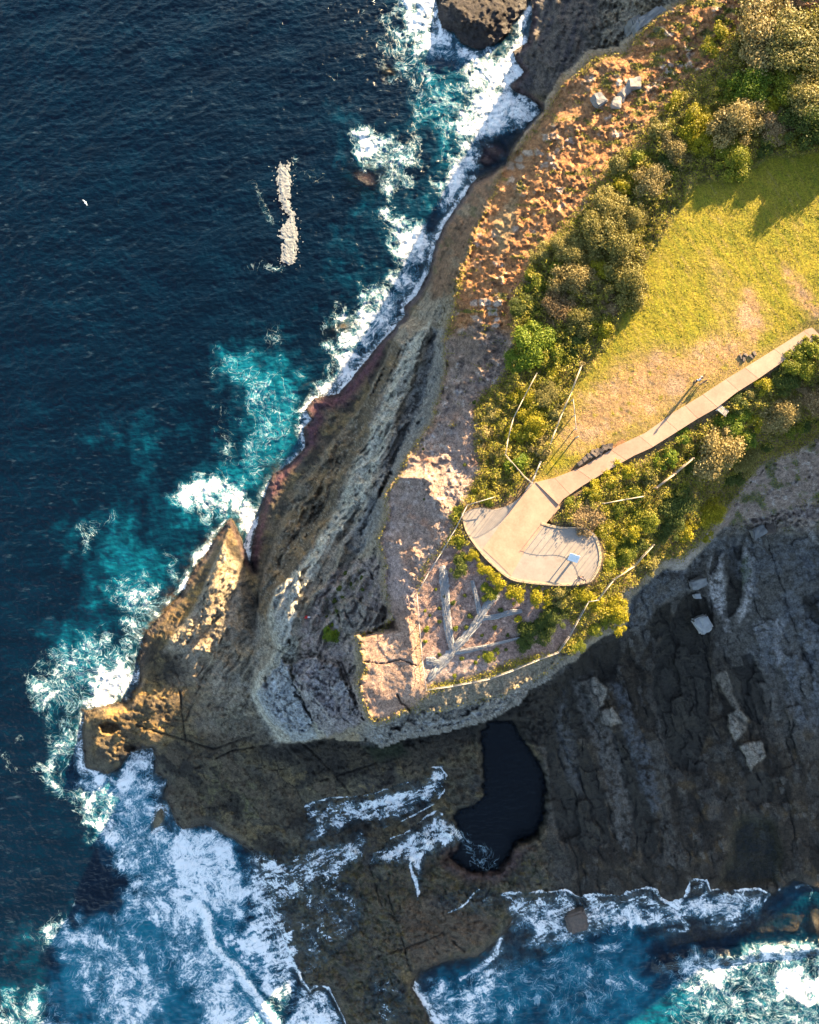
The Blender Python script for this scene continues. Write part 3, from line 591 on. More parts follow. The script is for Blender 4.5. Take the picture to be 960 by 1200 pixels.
foam([(470,262),(503,276),(506,292),(490,300),(470,285)], .85, 7); foam([(384,388),(420,382),(455,380),(440,404),(412,440),(385,458),(362,462),(385,440),(394,415)], .93, 8)
foam([(480,325),(504,300),(486,345),(474,358),(440,360),(430,345),(460,335)], .72, 9)
fline([(552,210),(536,240),(519,263),(508,288),(502,318),(486,346),(474,358),(474,371),(458,388),(430,418),(411,446),(395,462),(366,468),(355,482),(362,492),(352,502),(356,524)], 5, .9)
fline([(356,524),(338,545),(318,558),(305,590),(296,632),(291,656)], 5, .72)
foam([(262,432),(300,424),(330,440),(350,480),(352,520),(330,550),(300,570),(280,560),(262,520),(268,480)], .30, 22)
fline([(262,470),(264,500),(268,530),(262,548)], 10, .26); fline([(318,380),(322,410),(330,430)], 12, .26)
foam([(204,580),(222,566),(250,553),(282,570),(300,590),(306,604),(299,638),(292,658),(283,632),(276,608),(266,606),(242,611),(226,602)], .70, 6, .5)
foam([(284,600),(306,592),(300,640),(292,660),(284,630)], 1.0, 4)
foam([(226,570),(256,560),(276,580),(262,596),(238,592)], .66, 8, .6)
foam([(255,612),(266,606),(262,620),(248,640),(231,663),(214,697),(202,710),(192,712),(205,690),(222,660),(240,632)], .95, 4, .25)
foam([(190,640),(206,650),(214,672),(206,690),(196,668)], .5, 7); foam([(96,616),(132,612),(136,604),(120,622),(100,640)], .45, 5); foam([(92,616),(104,618),(104,640),(97,645)], .5, 4)
foam([(138,690),(180,690),(206,700),(190,722),(168,748),(165,790),(140,760),(146,720)], .58, 14)
foam([(24,792),(50,775),(86,756),(120,742),(150,742),(166,762),(164,802),(156,824),(132,826),(100,836),(95,870),(84,900),(60,914),(52,896),(74,856),(58,834),(32,822)], .52, 12)
foam([(100,800),(118,780),(150,776),(164,770),(163,802),(156,824),(134,826),(112,832),(99,836)], .90, 7, .4)
fline([(97,838),(92,868),(96,902),(112,908)], 6, .85); fline([(78,862),(62,888),(56,910),(70,928),(92,940)], 7, .55)
# the big surge at the lower left
foam([(96,915),(112,908),(128,910),(144,898),(154,880),(178,876),(184,906),(198,914),(194,934),(208,968),(244,966),(268,979),(278,994),(276,1018),(287,1050),(288,1082),(268,1078),(242,1068),(246,1104),(277,1137),(300,1168),(324,1204),(334,1250),(230,1250),(232,1190),(222,1160),(206,1166),(196,1122),(198,1102),(180,1080),(150,1076),(142,1040),(134,1000),(114,970),(92,950)], .72, 9, .5)
foam([(200,975),(244,968),(268,980),(278,994),(278,1020),(286,1050),(287,1080),(262,1076),(236,1060),(206,1048),(194,1010)], .92, 8, .4)
foam([(112,910),(128,910),(144,898),(155,880),(178,877),(182,900),(160,912),(140,925),(112,925)], .95, 6, .3)
fline([(240,1070),(247,1108),(277,1137),(300,1168),(322,1200),(332,1230)], 8, 1.05)
fline([(203,1048),(220,1044),(236,1062),(246,1100)], 7, 1.0); foam([(196,1105),(240,1096),(276,1140),(316,1200),(316,1250),(240,1250),(234,1190),(218,1170)], .76, 8, .5)
foam([(50,1090),(90,1070),(120,1090),(160,1110),(196,1140),(194,1190),(150,1240),(100,1210),(110,1150),(80,1120)], .74, 14, .6)
foam([(-10,1180),(40,1170),(90,1200),(90,1240),(-10,1240)], .60, 14); fline([(52,1092),(60,1104),(86,1110),(100,1140)], 6, .6); fline([(140,1075),(156,1100),(184,1108),(190,1130)], 7, .62)
foam([(0,880),(20,870),(16,900),(0,905)], .3, 8)
# sheets sliding over the low shelf
def wash(poly, f, soft=5, edge=None):
    global Wm, Fm
    d = sdp(poly, EH + .5 * (EW - E), SH + .5 * (SW - S), 40) + 3.0 * FH + 1.2 * FG; w = sst(-1.5, 1.5, d); Wm = np.maximum(Wm, w)
    fib = ridged((E * .93 - S * .36 + 3 * h1) / 22, (E * .36 + S * .93 + 3 * h2) / 4.5, 86, 3)
    w2_ = sst(-1, 14, d + 6 * FH); Fm = np.maximum(Fm, w * (.30 + .70 * w2_) * np.clip(f + .02 + .50 * fib + .40 * FH, 0, 1)) if f > 0 else Fm
SHA = [(330,1002),(357,985),(357,944),(387,935),(430,930),(480,916),(500,908),(506,898),(517,898),(523,910),(520,927),(510,940),(487,955),(450,970),(420,967),(387,982),(353,990),(330,1012),(318,1030),(300,1010)]
wash(SHA, .56)
wash([(432,1002),(457,984),(477,974),(508,950),(518,953),(533,967),(541,981),(527,998),(507,1004),(498,1014),(497,1030),(490,1054),(483,1033),(480,1018),(453,1014),(434,1011)], .66)
wash([(288,994),(312,1000),(330,1004),(352,990),(386,984),(420,972),(430,985),(425,1010),(400,1030),(370,1040),(345,1060),(350,1090),(346,1130),(330,1100),(300,1060),(286,1040)], .50)
wash([(284,1000),(330,1010),(344,1060),(352,1120),(352,1152),(330,1190),(310,1170),(286,1140),(262,1110),(244,1080),(286,1086)], .54)
wash([(352,1152),(387,1158),(408,1205),(410,1250),(330,1250),(326,1200)], .52)
wash([(330,1010),(400,1032),(430,1050),(425,1090),(390,1120),(372,1150),(352,1150),(345,1090),(338,1050)], .26)
wash([(440,1120),(470,1150),(484,1200),(470,1240),(430,1240),(425,1170)], .12)
wash([(500,1060),(545,1075),(590,1066),(600,1050),(560,1040),(520,1046)], .12)
fline([(450,971),(487,955),(511,940),(521,926),(523,909),(516,898),(505,899)], 1.3, 1.0); fline([(357,945),(388,935),(430,931),(480,916)], 2.5, .8)
fline([(458,984),(477,974),(508,951),(512,945),(518,954)], 2.5, .95); fline([(484,990),(482,1005),(482,1020),(487,1034),(491,1053)], 2.6, 1.0); fline([(484,990),(505,975),(530,970),(540,982)], 5, .85)
fline([(505,1078),(520,1074),(540,1062),(562,1043)], 1.3, 1.0); fline([(320,1048),(326,1078),(331,1095),(343,1126),(354,1150),(363,1162)], 3, .9); fline([(363,1161),(375,1154),(386,1158),(396,1176),(408,1202)], 2.0, .95)
fline([(556,842),(559,858),(556,868)], 1.4, .8); fline([(548,896),(556,890),(560,880)], 1.5, .6); fline([(432,1001),(440,998),(470,996)], 1.5, .8)
foam([(538,980),(556,985),(575,1000),(570,1020),(548,1008)], .38, 7)
# lower right surf
wash([(586,1046),(640,1044),(661,1042),(678,1050),(700,1047),(724,1048),(751,1040),(768,1042),(784,1058),(803,1050),(806,1031),(828,1030),(834,1041),(854,1043),(888,1042),(903,1047),(888,1070),(880,1090),(840,1092),(800,1085),(760,1090),(700,1100),(640,1120),(604,1110),(620,1090),(594,1070)], .50)
wash([(500,1142),(540,1150),(560,1130),(584,1108),(606,1095),(588,1122),(600,1160),(560,1180),(520,1200),(500,1180)], .42)
fline([(590,1046),(640,1044),(661,1042),(678,1050),(700,1047),(724,1048),(751,1040),(768,1042),(784,1058)], 4, .85); fline([(784,1058),(803,1050),(806,1031),(828,1030),(833,1041)], 3.5, .95); fline([(833,1042),(855,1043),(888,1042),(902,1048),(896,1056)], 2, .9)
foam([(835,1046),(886,1044),(900,1050),(880,1070),(862,1082),(842,1078),(826,1068)], .80, 4, .3); fline([(808,1072),(826,1066),(842,1080),(862,1084)], 3, .85); fline([(766,1073),(786,1064),(800,1056)], 4, .8); fline([(784,1058),(805,1085),(804,1092),(784,1090)], 3, .8)
fline([(915,1040),(914,1020),(922,1014),(940,1008),(940,1016)], 3, .75); fline([(935,1040),(945,1036),(953,1042),(950,1052)], 2, .7); fline([(832,1036),(844,1012),(848,995)], 1.2, .85)
foam([(590,1062),(640,1052),(690,1060),(720,1056),(766,1060),(760,1084),(720,1092),(660,1096),(620,1110),(600,1090)], .66, 10, .5)
foam([(484,1150),(500,1160),(520,1180),(560,1160),(590,1120),(606,1124),(580,1165),(600,1190),(560,1215),(510,1220),(490,1185)], .66, 8, .5); fline([(482,1152),(500,1178),(512,1200),(520,1240)], 5, .9); fline([(540,1148),(562,1136),(582,1116),(586,1096)], 4, .85)
foam([(610,1120),(650,1104),(680,1116),(720,1130),(740,1160),(700,1200),(640,1190),(600,1170)], .40, 20, .5); fline([(640,1126),(664,1124),(684,1136)], 4, .6); fline([(700,1112),(726,1110)], 5, .7); fline([(712,1148),(728,1156)], 5, .75); fline([(738,1146),(756,1158)], 4, .7)
foam([(768,1128),(790,1126),(814,1119),(854,1121),(888,1113),(928,1110),(965,1105),(1010,1110),(1010,1250),(930,1230),(880,1220),(830,1190),(800,1170),(790,1145)], .55, 9, .6)
foam([(772,1128),(815,1120),(856,1122),(890,1114),(930,1111),(970,1108),(970,1122),(920,1130),(880,1140),(850,1160),(820,1160),(800,1142)], .74, 7, .6)
foam([(900,1146),(912,1136),(940,1132),(970,1142),(980,1180),(940,1180),(910,1160)], .86, 6, .4); foam([(790,1170),(860,1180),(960,1180),(1000,1240),(800,1240)], .45, 18, .6)
foam([(656,1160),(690,1170),(740,1210),(640,1220),(600,1190)], .32, 18)
# open-water flecks
Fm = np.maximum(Fm, .24 * (1 - sst(1, 9, dline([(288,200),(300,222),(314,252),(320,262)], fE, fS, 30)))); fline([(292,312),(308,310),(330,314)], 5, .34); fline([(345,190),(352,200),(372,210)], 9, .20)
fline([(444,72),(452,84),(456,94)], 6, .4); fline([(98,241),(101,235)], 1, 0)
Fm = np.maximum(Fm, .36 * sst(.25, .5, FW + .4 * FH) * sst(260, 480, E) * sst(330, 60, S) * (~LAND))
# aerated water
teal([(470,0),(640,0),(640,130),(560,200),(520,240),(500,150),(470,60)], .55); teal([(400,140),(500,150),(530,230),(510,330),(460,400),(400,380),(420,300),(430,240)], .32, 35)
teal([(264,420),(330,400),(356,470),(352,530),(306,590),(292,660),(250,650),(206,590),(240,560),(268,540)], .70, 22); teal([(100,610),(180,600),(230,640),(220,690),(150,760),(110,700)], .50, 30); teal([(140,500),(220,480),(240,560),(150,600)], .18, 35)
teal([(60,740),(160,700),(170,820),(90,850)], .42, 20)
teal([(100,905),(160,880),(210,960),(280,980),(290,1080),(330,1200),(330,1260),(70,1260),(64,1180),(66,1100),(90,1068),(140,1080),(150,1050),(130,980)], .95, 18)
teal([(30,1085),(150,1075),(195,1110),(190,1240),(-20,1250),(-20,1190)], .30, 22)
teal([(500,1150),(600,1100),(700,1060),(780,1065),(760,1130),(800,1190),(760,1250),(520,1250)], .72, 22); teal([(800,1100),(960,1100),(960,1240),(800,1240)], .22, 20)
Tm = np.maximum(Tm, np.where(LAND, 0, sst(75, 5, -SD + 40 * FW) * (.30 + .4 * FH)))
Tm = np.clip(Tm * (1 + .25 * FG), 0, 1)

swell = .22 * perlin((E * .3 + S * .95 + 14 * FW) / 42, (E * .95 - S * .3) / 130, 91) + .16 * ridged((E * .45 + S * .9 + 6 * FH) / 15, (E * .9 - S * .45) / 38, 92, 3) + .07 * fbm(E / 5, S / 5, 93, 2)
HS = swell * sst(0, 25, -SD + 4) + .16 * np.clip(Fm, 0, 1) * (FG + .6 * FH)
HS = np.where(LAND, .03, HS)
crest = 1 - sst(0, 13, dline([(772,1130),(815,1121),(856,1123),(890,1115),(930,1112),(975,1106)], E, S, 30)); HS = HS + .7 * crest * (~LAND)
crest = 1 - sst(0, 10, dline([(240,1070),(247,1108),(277,1137),(300,1168),(322,1200)], E, S, 30)); HS = HS + .4 * crest * (~LAND)
HS = np.where((Wm > .02) & LAND, np.maximum(HS, Z + .07 * Wm - .02), HS)
Dp = np.clip(HS - Z, 0, 12)
Dp = np.where(LAND & (poolm > .3), Dp * 1.5, Dp)
SHEET = sst(.2, .8, Wm) * LAND

# ------------------------------------------------------------------ meshes from the survey grid
def grid_obj(name, zz, facemask, attrs=None, colour=None, mat=None):
    X, Y, ZZ = W(E, S, zz)
    idx = np.arange(NX * NY).reshape(NY, NX)
    q = np.stack([idx[:-1, :-1], idx[1:, :-1], idx[1:, 1:], idx[:-1, 1:]], -1)[facemask]
    used = np.zeros(NX * NY, bool); used[q.ravel()] = True
    remap = np.cumsum(used) - 1
    co = np.stack([X, Y, ZZ], -1).reshape(-1, 3)[used].astype(np.float32); q = remap[q].astype(np.int32)
    me = bpy.data.meshes.new(name)
    me.vertices.add(len(co)); me.vertices.foreach_set('co', co.ravel())
    nf = len(q); me.loops.add(nf * 4); me.loops.foreach_set('vertex_index', q.ravel())
    me.polygons.add(nf); me.polygons.foreach_set('loop_start', np.arange(0, nf * 4, 4, dtype=np.int32))
    me.update(calc_edges=True)
    me.polygons.foreach_set('use_smooth', np.ones(nf, bool))
    for k, a in (attrs or {}).items():
        at = me.attributes.new(k, 'FLOAT', 'POINT'); at.data.foreach_set('value', a.reshape(-1)[used].astype(np.float32))
    if colour is not None:
        at = me.attributes.new('stone', 'FLOAT_COLOR', 'POINT')
        c4 = np.ones((len(co), 4), np.float32); c4[:, :3] = colour.reshape(-1, 3)[used]
        at.data.foreach_set('color', c4.ravel())
    o = bpy.data.objects.new(name, me); COL.objects.link(o)
    if mat: me.materials.append(mat)
    return o
def fcent(a):
    return (a[:-1, :-1].astype(float) + a[1:, :-1] + a[1:, 1:] + a[:-1, 1:]) / 4

# ------------------------------------------------------------------ materials
class NT:
    def __init__(s, name):
        s.m = bpy.data.materials.new(name); s.m.use_nodes = True; s.t = s.m.node_tree; s.n = s.t.nodes
        s.b = s.n['Principled BSDF']; s.out = s.n['Material Output']
    def add(s, typ, ins=None, **kw):
        n = s.n.new(typ)
        for k, v in kw.items(): setattr(n, k, v)
        for k, v in (ins or {}).items():
            if hasattr(v, 'is_linked') or hasattr(v, 'links'): s.t.links.new(v, n.inputs[k])
            else: n.inputs[k].default_value = v
        return n
    def link(s, a, b): s.t.links.new(a, b)
    def math(s, op, a, b=0.0, c=0.0, clamp=False):
        return s.add('ShaderNodeMath', {0: a, 1: b, 2: c}, operation=op, use_clamp=clamp).outputs[0]
    def pos(s): return s.add('ShaderNodeNewGeometry').outputs['Position']
    def noise(s, vec, scale, detail=3, rough=.55, dist=0):
        n = s.add('ShaderNodeTexNoise', {'Vector': vec, 'Scale': scale, 'Detail': detail, 'Roughness': rough, 'Distortion': dist}); return n
    def attr(s, name): return s.add('ShaderNodeAttribute', attribute_name=name)
    def mixc(s, f, a, b, mode='MIX'):
        n = s.add('ShaderNodeMix', data_type='RGBA', blend_type=mode)
        for i, v in ((0, f), (6, a), (7, b)):
            if hasattr(v, 'links'): s.link(v, n.inputs[i])
            else: n.inputs[i].default_value = v
        return n.outputs[2]
    def smooth(s, x, lo, hi):
        n = s.add('ShaderNodeMapRange', {0: x, 1: lo, 2: hi}, interpolation_type='SMOOTHSTEP'); return n.outputs[0]
    def ramp(s, x, stops):
        n = s.add('ShaderNodeValToRGB', {0: x}); r = n.color_ramp
        while len(r.elements) < len(stops): r.elements.new(.5)
        for e, (p, c) in zip(r.elements, stops): e.position = p; e.color = c if len(c) == 4 else (*c, 1)
        return n.outputs[0]
    def bump(s, h, strength, dist, normal=None):
        ins = {'Height': h, 'Strength': strength, 'Distance': dist}
        if normal is not None: ins['Normal'] = normal
        return s.add('ShaderNodeBump', ins).outputs[0]

def ground_mat(name, bump_amt, sc, gloss=True):
    t = NT(name); p = t.pos()
    c = t.attr('stone').outputs['Color']
    n1 = t.noise(p, sc, 6, .7); n2 = t.noise(p, sc * 3.2, 4, .7); n3 = t.noise(p, sc * .35, 5, .6)
    v = t.math('ADD', t.math('MULTIPLY', n1.outputs[0], 2.2), t.math('MULTIPLY', n2.outputs[0], 2.0))
    v = t.math('MAXIMUM', t.math('ADD', v, -1.1), .25)
    # hairline weathering cracks and pits
    cr_ = t.math('ABSOLUTE', t.math('SUBTRACT', n3.outputs[0], .5))
    v = t.math('MULTIPLY', v, t.math('ADD', .55, t.math('MULTIPLY', t.smooth(cr_, .0, .022), .45)))
    pit = t.smooth(n2.outputs[0], .30, .42)
    v = t.math('MULTIPLY', v, t.math('ADD', .5, t.math('MULTIPLY', pit, .5)))
    t.link(t.mixc(1.0, c, t.add('ShaderNodeCombineXYZ', {0: v, 1: v, 2: v}).outputs[0], 'MULTIPLY'), t.b.inputs['Base Color'])
    w = t.attr('wet').outputs['Fac']
    t.link(t.math('SUBTRACT', .95, t.math('MULTIPLY', w, .6)), t.b.inputs['Roughness'])
    t.b.inputs['Specular IOR Level'].default_value = .3
    t.link(t.bump(v, bump_amt, .25), t.b.inputs['Normal'])
    return t.m
M = {}
M['rock'] = ground_mat('weathered_sandstone', .75, 1.8)
M['soil'] = ground_mat('stony_red_earth', .8, 2.6)
M['turf'] = ground_mat('worn_turf', .9, 5.0)

def sea_mat():
    t = NT('sea_water'); p = t.pos()
    F = t.attr('foam').outputs['Fac']; T = t.attr('air').outputs['Fac']; D = t.attr('depth').outputs['Fac']; SHT = t.attr('sheet').outputs['Fac']
    # warped plan coordinates: the threads of foam curl with the eddies
    def centred(n, k):
        o = t.add('ShaderNodeVectorMath', {0: n.outputs['Color'], 1: (.5, .5, .5)}, operation='SUBTRACT').outputs[0]
        return t.add('ShaderNodeVectorMath', {0: o, 1: (k, k, 0)}, operation='MULTIPLY').outputs[0]
    def plus(a_, b_): return t.add('ShaderNodeVectorMath', {0: a_, 1: b_}, operation='ADD').outputs[0]
    q = plus(p, centred(t.noise(p, .16, 3, .5), 9.0))
    q = plus(q, centred(t.noise(q, .55, 2, .5), 2.2))
    pn = t.noise(p, .20, 3, .55); gn = t.noise(p, 2.4, 3, .6)
    fl = t.math('ADD', F, t.math('MULTIPLY', t.math('SUBTRACT', pn.outputs[0], .5), .9))
    fl = t.math('ADD', fl, t.math('MULTIPLY', t.math('SUBTRACT', gn.outputs[0], .5), .25))
    def thread(scale, k, off, detail=2.0, seed=0.0):
        v = plus(q, t.add('ShaderNodeCombineXYZ', {0: seed, 1: seed * .7, 2: seed}).outputs[0])
        n = t.noise(v, scale, detail, .45)
        d = t.math('ABSOLUTE', t.math('SUBTRACT', n.outputs[0], .5))
        w = t.math('MAXIMUM', t.math('MULTIPLY', t.math('SUBTRACT', fl, off), k), .0005)
        r = t.math('DIVIDE', d, w)
        return t.math('MULTIPLY', t.math('SUBTRACT', 1.0, t.smooth(r, .25, 1.3)), t.smooth(fl, off, off + .15))
    qv = plus(p, centred(t.noise(p, .16, 3, .5), 9.0)); qv = plus(qv, centred(t.noise(qv, .9, 3, .6), 1.5))
    def web(scale, k, off):
        e_ = t.add('ShaderNodeTexVoronoi', {'Vector': qv, 'Scale': scale, 'Randomness': 1.0}, feature='DISTANCE_TO_EDGE', voronoi_dimensions='2D').outputs['Distance']
        w = t.math('MAXIMUM', t.math('MULTIPLY', t.math('SUBTRACT', fl, off), k), .0005)
        return t.math('MULTIPLY', t.math('SUBTRACT', 1.0, t.smooth(t.math('DIVIDE', e_, w), .15, 1.3)), t.smooth(fl, off, off + .2))
    s1 = thread(.34, .024, .0, 6.0); s2 = thread(.62, .024, .12, 6.0, 31.0)
    v1_ = web(.60, .070, .10); v2_ = web(1.35, .12, .22); v3_ = web(2.9, .20, .40)
    cn = t.noise(qv, .75, 10, .72); cn2 = t.noise(p, 3.4, 5, .72)
    cv = t.math('ADD', t.math('MULTIPLY', cn.outputs[0], .68), t.math('MULTIPLY', cn2.outputs[0], .32))
    body = t.smooth(t.math('ADD', cv, t.math('MULTIPLY', t.math('SUBTRACT', fl, .64), .40)), .455, .655)
    body = t.math('MULTIPLY', body, t.smooth(fl, .10, .55))
    th = t.math('MAXIMUM', t.math('MAXIMUM', t.math('MULTIPLY', s1, .75), t.math('MULTIPLY', s2, .65)), t.math('MAXIMUM', t.math('MULTIPLY', v1_, .6), t.math('MAXIMUM', t.math('MULTIPLY', v2_, .6), t.math('MULTIPLY', v3_, .5))))
    th = t.math('MULTIPLY', th, t.math('ADD', .15, t.math('MULTIPLY', cn2.outputs[0], 1.4)), clamp=True)
    a = t.math('ADD', t.math('MULTIPLY', body, .80), t.math('MULTIPLY', th, .66), clamp=True)
    fa = t.math('MULTIPLY', a, t.smooth(F, .02, .35))
    # milky veil of fine bubbles under the threads
    veil = t.math('MULTIPLY', t.smooth(fl, .20, 1.0), t.smooth(F, .02, .3))
    # wind-roughened crests
    mp = t.add('ShaderNodeMapping', {'Vector': p, 'Rotation': (0, 0, math.radians(-24)), 'Scale': (.55, 1.6, 1)}).outputs[0]
    cr = t.noise(mp, .9, 6, .62, .3); patch = t.noise(p, .045, 3, .55)
    crest = t.math('MULTIPLY', t.smooth(cr.outputs[0], .585, .70), t.smooth(patch.outputs[0], .36, .62))
    lowv = t.noise(mp, .25, 4, .55)
    deep = t.ramp(lowv.outputs[0], [(.3, (.00005, .0030, .0088)), (.55, (.00008, .0053, .0142)), (.8, (.00015, .0098, .0225))])
    tl = t.ramp(T, [(0, (.00008, .0053, .0142)), (.35, (.0002, .018, .036)), (.7, (.0012, .068, .108)), (1, (.006, .115, .165))])
    wcol = t.mixc(t.smooth(T, .03, .22), deep, tl)
    wcol = t.mixc(t.math('MULTIPLY', crest, .38), wcol, (.035, .06, .085, 1))
    veil = t.math('MAXIMUM', veil, t.math('MULTIPLY', SHT, t.math('MULTIPLY', gn.outputs[0], .40)))
    wcol = t.mixc(t.math('MULTIPLY', veil, .60), wcol, (.006, .135, .205, 1))
    wcol = t.mixc(t.math('MULTIPLY', t.attr('still').outputs['Fac'], .85), wcol, (.0004, .0010, .0020, 1))
    fcol = t.mixc(t.smooth(a, .1, .9), (.18, .37, .46, 1), (.80, .79, .76, 1))
    t.link(t.mixc(fa, wcol, fcol), t.b.inputs['Base Color'])
    t.link(t.math('ADD', .14, t.math('MULTIPLY', fa, .7)), t.b.inputs['Roughness'])
    t.b.inputs['IOR'].default_value = 1.33; t.b.inputs['Specular IOR Level'].default_value = .35
    h1 = t.noise(mp, 1.1, 6, .6); h2 = t.noise(p, 4.0, 3, .6)
    hh = t.math('ADD', t.math('ADD', t.math('MULTIPLY', h1.outputs[0], .9), t.math('MULTIPLY', h2.outputs[0], .22)), t.math('MULTIPLY', fa, .30))
    t.link(t.bump(hh, .42, .6), t.b.inputs['Normal'])
    # clarity: thin water lets the rock below show
    op = t.math('SUBTRACT', 1.0, t.math('EXPONENT', t.math('MULTIPLY', D, -.85)))
    op = t.math('MAXIMUM', op, t.math('MULTIPLY', T, t.smooth(D, .1, .8)))
    op = t.math('MAXIMUM', op, t.math('MULTIPLY', SHT, .20))
    op = t.math('MAXIMUM', op, fa)
    op = t.math('MAXIMUM', op, t.math('MULTIPLY', veil, .45))
    tr = t.add('ShaderNodeBsdfTransparent')
    mx = t.add('ShaderNodeMixShader', {0: op, 1: tr.outputs[0], 2: t.b.outputs[0]})
    t.link(mx.outputs[0], t.out.inputs['Surface'])
    return t.m
M['sea'] = sea_mat()

# ------------------------------------------------------------------ the land and the sea
def struct(o):
    o['kind'] = 'structure'; return o
att = {'wet': WETN}
ftop = fcent(zTOP) > .5; flawn = fcent(zLAWN) > .5; fcl = (fcent(zCLIFF) > .5) & ~ftop; fz = fcent(Z)
fwet = (fcent(LAND) < .5)
struct(grid_obj('lawn', Z, flawn & ftop, att, AL, M['turf']))
struct(grid_obj('hillside', Z, ftop & ~flawn, att, AL, M['soil']))
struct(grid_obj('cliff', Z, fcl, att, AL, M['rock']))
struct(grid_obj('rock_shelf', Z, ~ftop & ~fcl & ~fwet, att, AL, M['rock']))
struct(grid_obj('seabed', Z, fwet, att, AL, M['rock']))
fs = (fcent(HS - Z) > -.5)
struct(grid_obj('sea', HS, fs, {'foam': np.clip(Fm, 0, 1.2), 'air': Tm, 'depth': Dp, 'sheet': SHEET, 'still': sst(.15, .6, poolm)}, None, M['sea']))

# ground height sampled anywhere on the survey sheet
def gz(e, s):
    i = int(np.clip(np.searchsorted(ex, e) - 1, 0, NX - 2)); j = int(np.clip(np.searchsorted(sy, s) - 1, 0, NY - 2))
    fx = (e - ex[i]) / (ex[i + 1] - ex[i]); fy = (s - sy[j]) / (sy[j + 1] - sy[j])
    return float((Z[j, i] * (1 - fx) + Z[j, i + 1] * fx) * (1 - fy) + (Z[j + 1, i] * (1 - fx) + Z[j + 1, i + 1] * fx) * fy)
def P(e, s, up=0.0):
    return Vector(W(e, s, gz(e, s) + up))

# ------------------------------------------------------------------ camera, sun, sky
cam = bpy.data.cameras.new('camera'); co = bpy.data.objects.new('camera', cam); COL.objects.link(co)
co.location = (0, 0, CAM_H); co.rotation_euler = (0, 0, 0)
cam.sensor_fit = 'HORIZONTAL'; cam.sensor_width = 36; cam.lens = 36 / 1.109
cam.clip_end = 5000; cam.clip_start = 1
scene.camera = co
EL = math.radians(16.5); AZ = math.atan2(.61, .79)
sd = Vector((math.sin(AZ) * math.cos(EL), math.cos(AZ) * math.cos(EL), math.sin(EL)))
sl = bpy.data.lights.new('sun', 'SUN'); so = bpy.data.objects.new('sun', sl); COL.objects.link(so)
sl.energy = 5.0; sl.angle = math.radians(.5); sl.color = (1.0, .74, .42)
so.rotation_euler = sd.to_track_quat('Z', 'Y').to_euler(); so.location = (60, 90, 120)
wd = bpy.data.worlds.new('World'); scene.world = wd; wd.use_nodes = True
wt = wd.node_tree; bg = wt.nodes['Background']
sk = wt.nodes.new('ShaderNodeTexSky'); sk.sky_type = 'NISHITA'; sk.sun_disc = False; sk.sun_elevation = EL; sk.sun_rotation = AZ; sk.altitude = 50
wt.links.new(sk.outputs[0], bg.inputs[0]); bg.inputs[1].default_value = .068
scene.view_settings.view_transform = 'Standard'; scene.view_settings.look = 'None'; scene.view_settings.gamma = 1; scene.view_settings.use_curve_mapping = False
scene.view_settings.exposure = 2.95
scene.cycles.max_bounces = 5; scene.cycles.transparent_max_bounces = 8
scene.cycles.use_denoising = True

# ================================================================== vegetation
rng = np.random.RandomState(11)
def leaf_mesh(name, P3, N3, size, tone, aspect=.55):
    """many small kite-shaped leaves: centres, facing directions, sizes, per-leaf tone"""
    n = len(P3)
    N3 = N3 / (np.linalg.norm(N3, axis=1, keepdims=True) + 1e-9)
    r = rng.normal(size=(n, 3)); t = np.cross(N3, r); t /= (np.linalg.norm(t, axis=1, keepdims=True) + 1e-9); b = np.cross(N3, t)
    s = size[:, None]
    v = np.stack([P3 - t * s, P3 + b * s * aspect + N3 * s * .12, P3 + t * s, P3 - b * s * aspect + N3 * s * .12], 1).reshape(-1, 3)
    me = bpy.data.meshes.new(name)
    me.vertices.add(n * 4); me.vertices.foreach_set('co', v.astype(np.float32).ravel())
    me.loops.add(n * 4); me.loops.foreach_set('vertex_index', np.arange(n * 4, dtype=np.int32))
    me.polygons.add(n); me.polygons.foreach_set('loop_start', np.arange(0, n * 4, 4, dtype=np.int32))
    me.update(calc_edges=True)
    at = me.attributes.new('tone', 'FLOAT', 'POINT'); at.data.foreach_set('value', np.repeat(tone, 4).astype(np.float32))
    return me
def crown_points(nl, nlobe, seed, windswept=0.0, flat=.72):
    r = np.random.RandomState(seed)
    cs = []; rad = []
    for k in range(nlobe):
        a = r.rand() * 2 * math.pi; d = math.sqrt(r.rand()) * (.80 if nl > 1000 else .38)
        z = .26 + (1 - d) * flat * .75 * (.45 + .8 * r.rand())
        cs.append((d * math.cos(a), d * math.sin(a), z)); rad.append(.13 + .25 * r.rand() ** 1.3)
    cs = np.array(cs); rad = np.array(rad)
    w = rad ** 2; w /= w.sum()
    k = r.choice(nlobe, nl, p=w)
    d = r.normal(size=(nl, 3)); d[:, 2] += .35; d /= np.linalg.norm(d, axis=1, keepdims=True)
    rr = rad[k] * (.62 + .42 * r.rand(nl) ** .6)
    # sprays: some shoots stand clear of the lobe
    sp = r.rand(nl) < .22; rr[sp] *= 1.15 + .45 * r.rand(sp.sum())
    p = cs[k] + d * rr[:, None] * np.array([1, 1, .8])
    p[:, 2] = np.maximum(p[:, 2], .02)
    if windswept: p[:, 0] -= windswept * p[:, 2] * .6; p[:, 1] -= windswept * p[:, 2] * .9
    nrm = d + .75 * r.normal(size=(nl, 3)); nrm[:, 2] = np.abs(nrm[:, 2]) * .9 + .1
    tone = np.clip(.5 + .22 * r.normal(size=nl) + .12 * (r.rand(nlobe)[k] - .5) * 2, 0, 1)
    return p, nrm, tone
LEAF = {}
